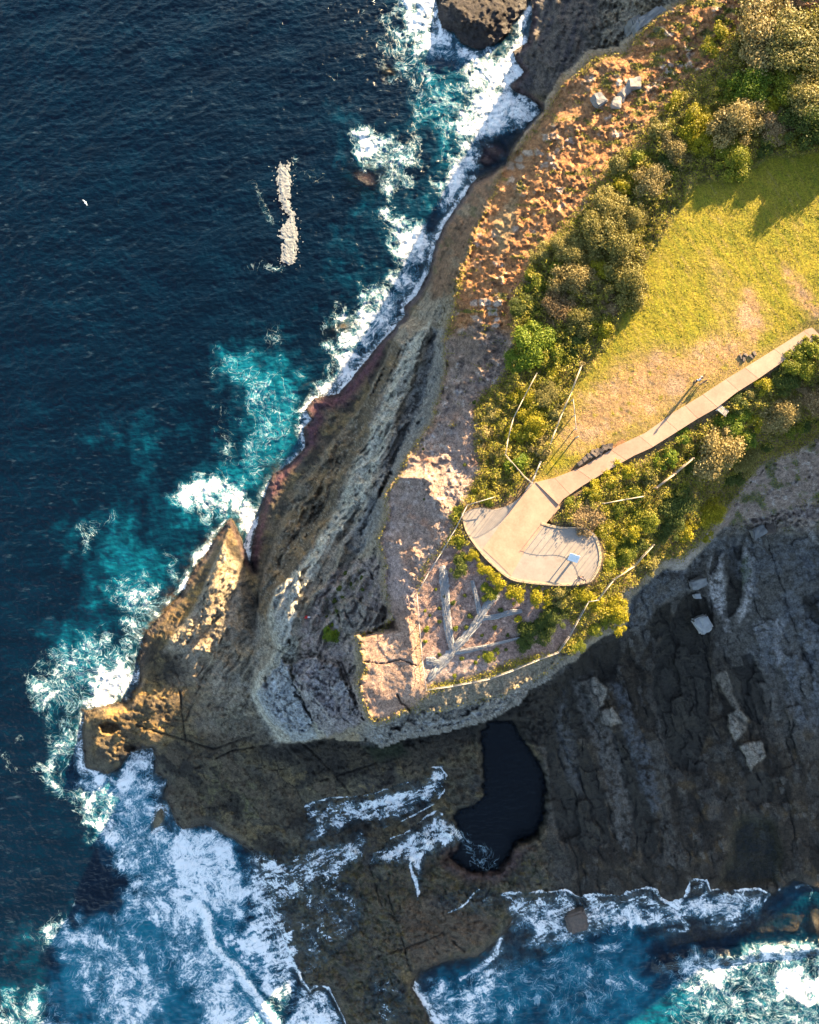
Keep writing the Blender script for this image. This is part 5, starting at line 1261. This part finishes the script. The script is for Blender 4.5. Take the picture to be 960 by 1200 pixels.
# ---- fences
def tube(bm, a, b, r, seg=6): limb(bm, a, b, r, r, seg)
def fence(name, pts, label, mat_post, mat_rail, h=1.05, sp=2.2, rails=(1.0, .55), rr=.04, pr=.055, zfix=None, group=None, square=False):
    P3 = [Vector(W(e, s, zfix if zfix else gz(e, s))) for e, s in pts]
    root = thing(name, label, 'fence', P3[0], 0, group)
    o0 = P3[0]
    # resample to post positions
    posts = [P3[0]]
    for a, b in zip(P3[:-1], P3[1:]):
        n = max(1, round((b - a).length / sp))
        for k in range(1, n + 1): posts.append(a.lerp(b, k / n))
    bmp = bmesh.new(); limb(bmp, (0, 0, -.3), (0, 0, h + .05), pr, pr * .92, 4 if square else 7); mp_ = mesh_of(bmp, 'post', mat_post, False)
    for k, p_ in enumerate(posts):
        o = put('post', mp_, root, p_ - o0)
    for hh in rails:
        bmr = bmesh.new()
        for a, b in zip(posts[:-1], posts[1:]):
            tube(bmr, a - o0 + Vector((0, 0, hh)), b - o0 + Vector((0, 0, hh)), rr if hh == max(rails) else rr * .55)
        put('rail', mesh_of(bmr, 'rail', mat_rail, True), root)
    return root
F = lambda pts, cx=480, cy=560, k=4: [(cx + a / k, cy + b / k) for a, b in pts]
look_rail = smoothpts(F([(565,38),(530,75),(490,108),(440,138),(400,152),(330,140),(262,166),(240,215),(250,262),(290,310),(350,362),(400,420),(470,466),(560,488),(640,496),(740,498),(830,487),(872,450),(893,400),(893,340),(862,270),(800,235),(700,234),(618,216)]), 3)
fence('railing', look_rail, 'dark steel railing curving round the rim of the lookout paving', M['dark_steel'], M['dark_steel'], 1.1, 1.8, (1.08,), .016, .024, ZL + .02)
fence('railing', F([(395,90),(268,128),(215,235),(150,345),(90,440),(35,540),(45,680),(60,850),(78,985),(200,968),(370,935),(480,895),(600,845),(690,812),(740,740),(830,575),(875,568)]), 'long silvery outer railing around the bare yard along the cliff rim', M['silver_timber'], M['silver_timber'], 1.1, 2.3, (1.05, .55), .036, .045)
fence('railing', [(698,702),(717,678),(740,663),(763,638)], 'pale wooden railing climbing the seaward bushes from the outer railing', M['pale_timber'], M['pale_timber'], 1.15, 2.2, (1.1, .6), .05, .055)
fence('timber_fence', [(627,440),(612,468),(600,492),(594,515),(591,534),(605,550),(612,558),(621,566)], 'pale curved timber fence bending through the golden bushes to the path', M['pale_timber'], M['pale_timber'], 1.25, 2.2, (1.2, .65), .045, .055)
fence('timber_fence', [(679,431),(667,462),(657,485),(643,521)], 'straight timber fence between the bushes and the worn lawn', M['pale_timber'], M['pale_timber'], 1.2, 2.2, (1.15, .6), .045, .055)
fence('timber_fence', [(632,542),(626,556),(622,566)], 'short grey fence piece joining the path mouth to the shrubs', M['silver_timber'], M['silver_timber'], 1.05, 1.6, (1.0, .5), .05, .06)
fence('timber_fence', [(669,470),(671,488),(672.5,504)], 'short free standing fence with two posts on the lawn tip', M['silver_timber'], M['silver_timber'], 1.25, 1.8, (1.2,), .04, .06)
fence('timber_fence', [(705,590),(727,586),(750,582)], 'short pale rail among the bushes right of the lookout neck', M['pale_timber'], M['pale_timber'], 1.3, 2.0, (1.25, .7), .055, .06)
fence('timber_fence', [(765,572),(786,556),(807,538)], 'dark brown rail running up into the biggest olive brown shrub', M['brown_timber'], M['brown_timber'], 1.5, 2.2, (1.45, .8), .075, .08)
bm = bmesh.new(); limb(bm, (0, 0, -.3), (0, 0, 1.25), .075, .07, 8)
tag(put('marker_post', mesh_of(bm, 'marker_post', M['silver_timber']), None, P(674.5, 513)), 'lone short post on the lawn tip just below the free standing fence', 'post')
bm = bmesh.new(); box(bm, (0, 0, .5), (.16, .16, 1.1), .2, 0, .02); limb(bm, (0, 0, 1.05), (0, 0, 1.12), .11, .06, 8)
tag(put('bollard', mesh_of(bm, 'bollard', M['dark_steel'], False), None, W(675.5, 650.5, ZL + .03)), 'slim dark bollard standing beside the white sign on the lookout', 'bollard')

# ---- white information sign
sg = thing('info_sign', 'white slanted information sign standing on the right of the lookout paving', 'sign', W(670, 653.2, ZL), math.radians(-18))
bm = bmesh.new(); box(bm, (0, 0, 1.05), (1.12, .86, .05), 0, math.radians(22), .012); put('panel', mesh_of(bm, 'panel', M['white_panel'], False), sg)
bm = bmesh.new()
for yy, ll in ((.24, .8), (.10, .9), (0, .7), (-.1, .86), (-.22, .6)):
    box(bm, (0, yy * math.cos(.384), 1.083 + yy * math.sin(.384)), (ll, .022, .006), 0, math.radians(22))
put('print', mesh_of(bm, 'print', M['panel_print'], False), sg)
bm = bmesh.new()
for sx in (-.35, .35): box(bm, (sx, .05, .5), (.09, .09, 1.06), 0, 0, .008)
box(bm, (0, .05, .12), (.62, .06, .06)); put('legs', mesh_of(bm, 'pedestal', M['dark_steel'], False), sg).name = 'pedestal'

# ---- bench by the path
bn = thing('bench', 'grey slatted bench with a pale end beside the lower path edge', 'bench', P(845, 481.5, .0), math.radians(-38))
bm = bmesh.new()
for k in range(5): box(bm, (0, -.26 + .13 * k, .47), (1.15, .105, .04), 0, 0, .008)
put('seat', mesh_of(bm, 'seat', M['silver_timber'], False), bn)
bm = bmesh.new()
for k in range(3): box(bm, (0, -.40 - .03 * k, .62 + .13 * k), (1.15, .035, .10), 0, 0, .008)
put('backrest', mesh_of(bm, 'backrest', M['silver_timber'], False), bn)
for sx in (-.5, .5):
    bm = bmesh.new(); box(bm, (sx, 0, .22), (.06, .5, .45), 0, 0, .01); box(bm, (sx, -.40, .55), (.06, .06, .75), 0, 0, .01)
    put('leg', mesh_of(bm, 'leg', M['white_paint'] if sx < 0 else M['dark_steel'], False), bn)

# ---- brushwood matting
def ribbon(bm, pts, w0, h, seed):
    r = random.Random(seed); sp = smoothpts([p[:2] for p in pts], 7); n = len(sp)
    ws = np.interp(np.linspace(0, 1, n), np.linspace(0, 1, len(pts)), [p[2] for p in pts])
    rows = []
    for k in range(n):
        a = sp[max(k - 1, 0)]; b = sp[min(k + 1, n - 1)]; d = Vector((b[0] - a[0], b[1] - a[1])); d.normalize(); nx, ny = -d.y, d.x
        row = []
        for q in range(9):
            f_ = q / 8 * 2 - 1; wv = ws[k] * .5 * (1 + .22 * r.uniform(-1, 1) * (abs(f_) > .9)); taper = min(1, (n - 1 - k) / 2 + .35, k / 2 + .35)
            e_ = sp[k][0] + nx * f_ * wv * taper; s_ = sp[k][1] + ny * f_ * wv * taper
            up = h * (1 - f_ * f_) ** .6 * (.7 + .6 * r.random()) - (.08 if abs(f_) == 1 else 0)
            row.append(bm.verts.new(P(e_, s_, up)))
        rows.append(row)
    for a, b in zip(rows[:-1], rows[1:]):
        for q in range(8): bm.faces.new((a[q], a[q + 1], b[q + 1], b[q]))
    # loose sticks lying along it
    for k in range(int(n * 3.0)):
        i = r.randrange(n - 2); a = sp[i]; b = sp[min(i + 3 + r.randrange(4), n - 1)]; f_ = r.uniform(-.85, .85); w_ = ws[i] * .5
        d = Vector((b[0] - a[0], b[1] - a[1])); d.normalize(); nx, ny = -d.y, d.x
        up = h * (1 - f_ * f_) ** .6 + .03
        limb(bm, P(a[0] + nx * f_ * w_, a[1] + ny * f_ * w_, up), P(b[0] + nx * (f_ + r.uniform(-.2, .2)) * w_, b[1] + ny * (f_ + r.uniform(-.2, .2)) * w_, up + .04), .022, .012, 5)
bm = bmesh.new()
for k, pts in enumerate([
    [(503,798,5),(509,788,9),(519,776,11),(530,763,9),(545,747,9),(561,727,8.5),(571,709,8),(584,697,3)],
    [(518,663,6),(520,673,10),(521,686,10),(523,711,9),(525,734,8.5),(529,755,8),(532,764,6)],
    [(499,775,8),(505,775,9.5),(517,779,8)], [(563,725,5),(581,722.5,6),(597,718,6),(612,716,4)],
    [(563,722,6),(559,703,5),(553.5,680,4)], [(558,728,6),(556,733,4)], [(533,765,6),(555,761,4.5),(574,756,3),(609,747.5,2)]]):
    ribbon(bm, [(x_, y_, w_ * 1.2) for x_, y_, w_ in pts], 1, .15, k)
tag(put('brushwood_matting', mesh_of(bm, 'brushwood_matting', M['brushwood'])), 'grey forked strips of brushwood matting laid like branches on the bare yard', 'matting')

# ---- rocks that could be lifted away
def rock(e, s, size, label, mat, seed, rz=0, name='boulder', group=None, sink=.15, jag=.13, z=None):
    from mathutils import noise as mn
    r = random.Random(seed); bm = bmesh.new(); bmesh.ops.create_cube(bm, size=1)
    for v in bm.verts: v.co += Vector((r.uniform(-1, 1), r.uniform(-1, 1), r.uniform(-1, 1))) * jag
    bmesh.ops.bevel(bm, geom=bm.edges[:], offset=.10, segments=2, affect='EDGES')
    bmesh.ops.subdivide_edges(bm, edges=bm.edges[:], cuts=2, use_grid_fill=True)
    bmesh.ops.scale(bm, vec=size, verts=bm.verts)
    sh_ = Vector((seed * 3.1, seed * 1.7, seed * .9)); amp_ = .10 * min(size)
    for v in bm.verts:
        k_ = v.co.copy(); v.co += Vector((mn.noise(k_ * 1.3 + sh_), mn.noise(k_ * 1.3 + sh_ * 2), mn.noise(k_ * 1.3 + sh_ * 3))) * amp_ * 1.6 + Vector((mn.noise(k_ * 4 + sh_), mn.noise(k_ * 4 + sh_ * 2), mn.noise(k_ * 4 + sh_ * 3))) * amp_ * .5
    o = put(name, mesh_of(bm, name, mat, False), None, P(e, s, size[2] * .5 - sink)); o.rotation_euler = (r.uniform(-.12, .12), r.uniform(-.12, .12), rz)
    return tag(o, label, 'rock', group)
rock(825, 732, (1.9, 2.2, 1.5), 'pale wedge shaped boulder lying in the dark pool of the southern shelf', M['pale_rock'], 3, .5)
rock(817.5, 683, (2.1, 1.3, 1.4), 'brown box shaped boulder at the upper edge of the dark shelf pool', M['grey_rock'], 4, .35, jag=.08)
rock(817.5, 699, (1.0, .7, .7), 'small white block in the pool just below the box shaped boulder', M['pale_rock'], 5, .2)
rock(888, 623, (1.9, 1.3, 1.0), 'greenish angular boulder at the foot of the rock slope', M['grey_rock'], 6, .4)
rock(903, 619, (1.3, 1.6, .8), 'dark boulder leaning beside the angular one at the slope foot', M['dark_rock'], 7, .1)
rock(676, 1078, (3.2, 2.6, 1.2), 'rounded brown boulder awash in the surf on the lower right', M['dark_rock'], 8, .3, sink=.5)
for k, (e, s) in enumerate([(691,534.5),(694,533),(697,531),(700.5,529.5),(703,530),(706,527),(709,524.5),(714,522.5),(686,537.5),(680,543)]):
    rock(e, s, (.55 + .3 * random.random(), .4 + .2 * random.random(), .4), 'small dark stone in the row edging the path by the worn lawn', M['dark_rock'], 20 + k, random.random() * 3, 'stone', 'stones edging the path', .08)
for k, (e, s) in enumerate([(868,418),(874,416),(880,418),(872,421),(884,414)]):
    rock(e, s, (.5, .28, .2), 'dark flat stone in the small scatter on the bare patch above the path', M['dark_rock'], 40 + k, random.random() * 3, 'stone', 'stones scattered on the bare patch', .08)
for k, (e, s, q, lab) in enumerate([(742,99,(1.5,1.2,1.0),'pale quartz boulder highest in the white outcrop on the red slope'),(732,108,(1.3,1.0,.9),'pale boulder in the middle of the white outcrop on the red slope'),(722,122,(1.2,.9,.8),'lowest pale boulder of the white outcrop on the red slope'),(702,119,(1.4,1.0,1.1),'greenish grey block on the red slope left of the white outcrop'),(728,116,(.8,.7,.6),'small pale rock tucked between the boulders of the white outcrop')]):
    rock(e, s, q, lab, M['outcrop'] if k != 3 else M['grey_rock'], 60 + k, k * .7, sink=.2, jag=.2)
rock(743, 33, (1.6, 2.0, 2.4), 'grey standing rock where the hilltop drops to the northern shelf', M['grey_rock'], 71, .3, sink=1.2)
rock(762, 24, (4.4, 1.5, 1.6), 'long pale rock rib on the brink above the northern shelf', M['grey_rock'], 72, .55, sink=.8)

# ---- floating spume
out = [(327,190),(334,193),(340,190),(342.5,217),(341,239),(345,248),(347,262),(350,273),(348,299),(347,310),(335,311.5),(328,306),(330,285),(326,272),(328,265),(337,258),(338,251),(330,245),(327,234),(323,212)]
ge, gs = np.meshgrid(np.arange(316, 358, .6), np.arange(182, 320, .6))
we = ge + 2.2 * fbm(ge / 7, gs / 7, 401, 4); ws_ = gs + 2.2 * fbm(ge / 7 + 30, gs / 7, 402, 4)
d = sdp(out, we, ws_, 20) + 1.6 * fbm(ge / 2.5, gs / 2.5, 403, 2)
d = d - 3.2 * sst(-.1, .35, fbm(ge / 3.2, gs / 4, 405, 3)) * (d < 4.5); fl_ = fbm(ge / 3, gs / 3, 406, 3); d = np.where((d > -7) & (d <= 0) & (fl_ > .30), .3, d)
hz = .20 + .07 * sst(0, 6, d) * (.6 + ridged(ge / 6, gs / 6, 404, 3))
xx, yy, zz = W(ge, gs, hz)
idx = np.arange(ge.size).reshape(ge.shape); keep = fcent((d > 0) * 1.0) > .5
q = np.stack([idx[:-1, :-1], idx[1:, :-1], idx[1:, 1:], idx[:-1, 1:]], -1)[keep]
used = np.unique(q); rm = np.zeros(ge.size, int); rm[used] = np.arange(len(used))
me = bpy.data.meshes.new('sea_spume'); me.from_pydata(np.stack([xx, yy, zz], -1).reshape(-1, 3)[used].tolist(), [], rm[q].tolist()); me.materials.append(M['spume'])
sp_ = put('sea_spume', me); sp_['kind'] = 'stuff'; tag(sp_, 'long buff coloured slick of foam floating on the open dark sea', 'foam')

# ---- people and animals: one skinned body each
def skin_body(name, verts, edges, radii, mat, root, levels=2):
    me = bpy.data.meshes.new(name); me.from_pydata(verts, edges, []); o = link(bpy.data.objects.new(name, me))
    sk_ = o.modifiers.new('skin', 'SKIN'); sk_.use_smooth_shade = True
    me.skin_vertices[0].data.foreach_set('radius', np.array([(r, r) if not hasattr(r, '__len__') else r for r in radii], np.float32).ravel())
    for k, v in enumerate(me.skin_vertices[0].data): v.use_root = (k == root)
    sb = o.modifiers.new('sub', 'SUBSURF'); sb.levels = levels; sb.render_levels = levels
    dg = bpy.context.evaluated_depsgraph_get(); ev = o.evaluated_get(dg); m2 = bpy.data.meshes.new_from_object(ev)
    o.modifiers.clear(); o.data = m2; m2.materials.clear(); m2.materials.append(mat); m2.name = name
    m2.polygons.foreach_set('use_smooth', np.ones(len(m2.polygons), bool))
    return o
def person(loc, rz, label, top, legs, arms, lean=0.0, hair='dark_hair'):
    """arms: two (elbow, wrist) pairs in the body frame, facing +y"""
    V_ = [(0, 0, .95), (0, .01 + lean * .3, 1.12), (0, .02 + lean * .7, 1.32), (0, .01 + lean, 1.46), (0, .02 + lean * 1.1, 1.55), (0, .035 + lean * 1.2, 1.63), (0, .03 + lean * 1.2, 1.72)]
    R_ = [(.15, .11), (.135, .10), (.165, .105), (.075, .07), (.055, .055), (.078, .09), (.066, .078)]; E_ = [(0, 1), (1, 2), (2, 3), (3, 4), (4, 5), (5, 6)]
    arm_idx = []
    for sx, (el, wr) in zip((-1, 1), arms):
        sh = (sx * .19, lean * .85, 1.40); base = len(V_)
        V_ += [sh, el, wr]; R_ += [.062, .045, .032]; E_ += [(2, base), (base, base + 1), (base + 1, base + 2)]
        wv = (Vector(wr) - Vector(el)).normalized(); side = wv.orthogonal().normalized()
        pm = Vector(wr) + wv * .07; V_.append(tuple(pm)); R_.append((.034, .02)); E_.append((base + 2, base + 3))
        for k, ln in enumerate((.062, .078, .085, .075)):
            b0 = len(V_); o_ = side * (k - 1.5) * .02
            V_ += [tuple(pm + o_ + wv * ln * .55), tuple(pm + o_ + wv * ln + Vector((0, 0, -.012)))]; R_ += [.009, .008]; E_ += [(base + 3, b0), (b0, b0 + 1)]
        b0 = len(V_); V_.append(tuple(Vector(wr) + wv * .04 + side * .055)); R_.append(.01); E_.append((base + 2, b0))
    for sx in (-1, 1):
        b0 = len(V_); V_ += [(sx * .10, 0, .86), (sx * .11, .02, .49), (sx * .12, -.01, .10), (sx * .13, .13, .05)]; R_ += [.088, .062, .042, (.042, .035)]
        E_ += [(0, b0), (b0, b0 + 1), (b0 + 1, b0 + 2), (b0 + 2, b0 + 3)]
    root = thing('person', label, 'person', loc, rz)
    body = skin_body('body', V_, E_, R_, M['skin'], 0); body.parent = root
    # clothes follow the same bones, a little wider
    sh_l = V_[7]; tops = [V_[0], V_[1], V_[2], (0, lean * .95, 1.43)]; rt = [(.165, .125), (.15, .115), (.18, .12), (.085, .08)]; et = [(0, 1), (1, 2), (2, 3)]
    for sx, (el, wr) in zip((-1, 1), arms):
        b0 = len(tops); s0 = Vector((sx * .19, lean * .85, 1.40)); e0 = Vector(el); w0 = Vector(wr)
        tops += [tuple(s0), tuple(e0), tuple(e0.lerp(w0, .8))]; rt += [.078, .06, .045]; et += [(2, b0), (b0, b0 + 1), (b0 + 1, b0 + 2)]
    o = skin_body('jacket', tops, et, rt, top, 0); o.parent = root
    tv = [(0, 0, .97)]; rt = [(.168, .128)]; et = []
    for sx in (-1, 1):
        b0 = len(tv); tv += [(sx * .10, 0, .86), (sx * .11, .02, .49), (sx * .12, -.01, .12)]; rt += [.105, .078, .062]; et += [(0, b0), (b0, b0 + 1), (b0 + 1, b0 + 2)]
    o = skin_body('trousers', tv, et, rt, legs, 0); o.parent = root
    hd = (0, .03 + lean * 1.2, 1.69)
    bm = bmesh.new(); bmesh.ops.create_uvsphere(bm, u_segments=16, v_segments=10, radius=.115)
    for v in bm.verts:
        v.co.y *= 1.1
        if v.co.y > .05 and v.co.z < .045: v.co *= .8
        if v.co.z < -.03: v.co.z = -.03 + (v.co.z + .03) * .4
    put('hair', mesh_of(bm, 'hair', M[hair]), root, (hd[0], hd[1] - .02, hd[2] + .02))
    bm = bmesh.new()
    limb(bm, (0, .10, -.02), (0, .128, -.035), .012, .016, 6)
    for sx in (-1, 1): limb(bm, (sx * .1, 0, -.03), (sx * .118, 0, -.03), .024, .018, 6)
    put('face', mesh_of(bm, 'face', M['skin']), root, hd)
    bm = bmesh.new()
    for sx in (-1, 1): limb(bm, (sx * .033, .095, 0), (sx * .033, .108, 0), .011, .009, 6)
    limb(bm, (-.025, .098, -.068), (.025, .098, -.068), .006, .006, 5)
    put('eyes', mesh_of(bm, 'eyes', M['dark_hair']), root, hd)
    for sx in (-1, 1):
        bm = bmesh.new(); box(bm, (sx * .125, .05, .045), (.10, .27, .09), 0, 0, .025); put('shoe', mesh_of(bm, 'shoe', M['black_cloth'], False), root)
    return root
person(W(679.5, 676.2, ZL + .02), math.radians(170), 'person in dark navy clothes leaning at the railing on the lookout', M['navy_cloth'], M['black_cloth'],
       [((-.36, .18, 1.22), (-.46, .40, 1.12)), ((.40, .05, 1.25), (.62, .16, 1.28))], .10)
person(P(816.2, 446.5), math.radians(35), 'person in a light blue shirt standing on the worn lawn above the path', M['light_blue_cloth'], M['black_cloth'],
       [((-.27, .03, 1.14), (-.25, .16, .92)), ((.28, .05, 1.13), (.27, .24, .96))], .04)
dg_ = thing('dog', 'small dark brown dog standing beside the person on the lawn', 'dog', P(821, 449.5), math.radians(-60))
V_ = [(0, -.28, .44), (0, 0, .43), (0, .26, .45), (0, .38, .56), (0, .47, .63), (0, .60, .59)]; R_ = [(.10, .10), (.105, .11), (.115, .135), .075, .07, .04]; E_ = [(0, 1), (1, 2), (2, 3), (3, 4), (4, 5)]
V_ += [(0, -.42, .50), (0, -.54, .62)]; R_ += [.025, .014]; E_ += [(0, 6), (6, 7)]
for sx in (-1, 1):
    b0 = len(V_); V_ += [(sx * .09, .26, .34), (sx * .09, .25, .18), (sx * .09, .27, .03)]; R_ += [.055, .03, .026]; E_ += [(2, b0), (b0, b0 + 1), (b0 + 1, b0 + 2)]
    b0 = len(V_); V_ += [(sx * .09, -.26, .34), (sx * .09, -.20, .24), (sx * .09, -.34, .16), (sx * .09, -.31, .03)]; R_ += [.075, .045, .026, .026]; E_ += [(0, b0), (b0, b0 + 1), (b0 + 1, b0 + 2), (b0 + 2, b0 + 3)]
    b0 = len(V_); V_ += [(sx * .06, .45, .71), (sx * .075, .44, .75)]; R_ += [.025, .012]; E_ += [(4, b0), (b0, b0 + 1)]
skin_body('body', V_, E_, R_, M['brown_fur'], 1).parent = dg_
# gull over the open water
gl = thing('seagull', 'lone white gull flying low over the dark open sea', 'bird', W(100, 237.5, 9), math.radians(-52))
skin_body('body', [(0, -.24, 0), (0, -.08, 0), (0, .08, .01), (0, .2, .03), (0, .27, .04)], [(0, 1), (1, 2), (2, 3), (3, 4)], [(.05, .02), .08, .085, .05, .045], M['feather'], 2).parent = gl
for sx in (-1, 1):
    bm = bmesh.new()
    lead = [(0.04, .10, .03), (.28, .17, .10), (.52, .08, .12), (.70, -.06, .09)]; trail = [(.04, -.06, .02), (.28, -.03, .09), (.50, -.05, .11), (.70, -.08, .088)]
    up = [bm.verts.new((sx * a, b, c + .008)) for a, b, c in lead]; dn = [bm.verts.new((sx * a, b, c + .008)) for a, b, c in trail]
    u2_ = [bm.verts.new((sx * a, b, c - .008)) for a, b, c in lead]; d2 = [bm.verts.new((sx * a, b, c - .008)) for a, b, c in trail]
    for k in range(3):
        bm.faces.new((up[k], up[k + 1], dn[k + 1], dn[k])); bm.faces.new((u2_[k], d2[k], d2[k + 1], u2_[k + 1]))
        bm.faces.new((up[k], u2_[k], u2_[k + 1], up[k + 1])); bm.faces.new((dn[k], dn[k + 1], d2[k + 1], d2[k]))
    bm.faces.new((up[0], dn[0], d2[0], u2_[0])); bm.faces.new((up[3], u2_[3], d2[3], dn[3]))
    put('wing', mesh_of(bm, 'wing', M['feather'], False), gl)
bm = bmesh.new(); limb(bm, (0, .30, .04), (0, .36, .03), .016, .006, 6); put('bill', mesh_of(bm, 'bill', M['orange_bill']), gl)
gl.scale = (.72, .72, .72)
# red and white float stranded on the ledge
fl = thing('float', 'small red and white float lying on the grey cliff ledge', 'float', P(360.5, 723.2, .22), 0)
bm = bmesh.new(); limb(bm, (-.42, 0, 0), (-.30, 0, 0), .10, .20, 12); limb(bm, (-.299, 0, 0), (.0, 0, 0), .20, .20, 12); put('body', mesh_of(bm, 'body', M['red_paint']), fl)
bm = bmesh.new(); limb(bm, (.001, 0, 0), (.34, 0, 0), .12, .10, 12); put('stem', mesh_of(bm, 'stem', M['white_paint']), fl)
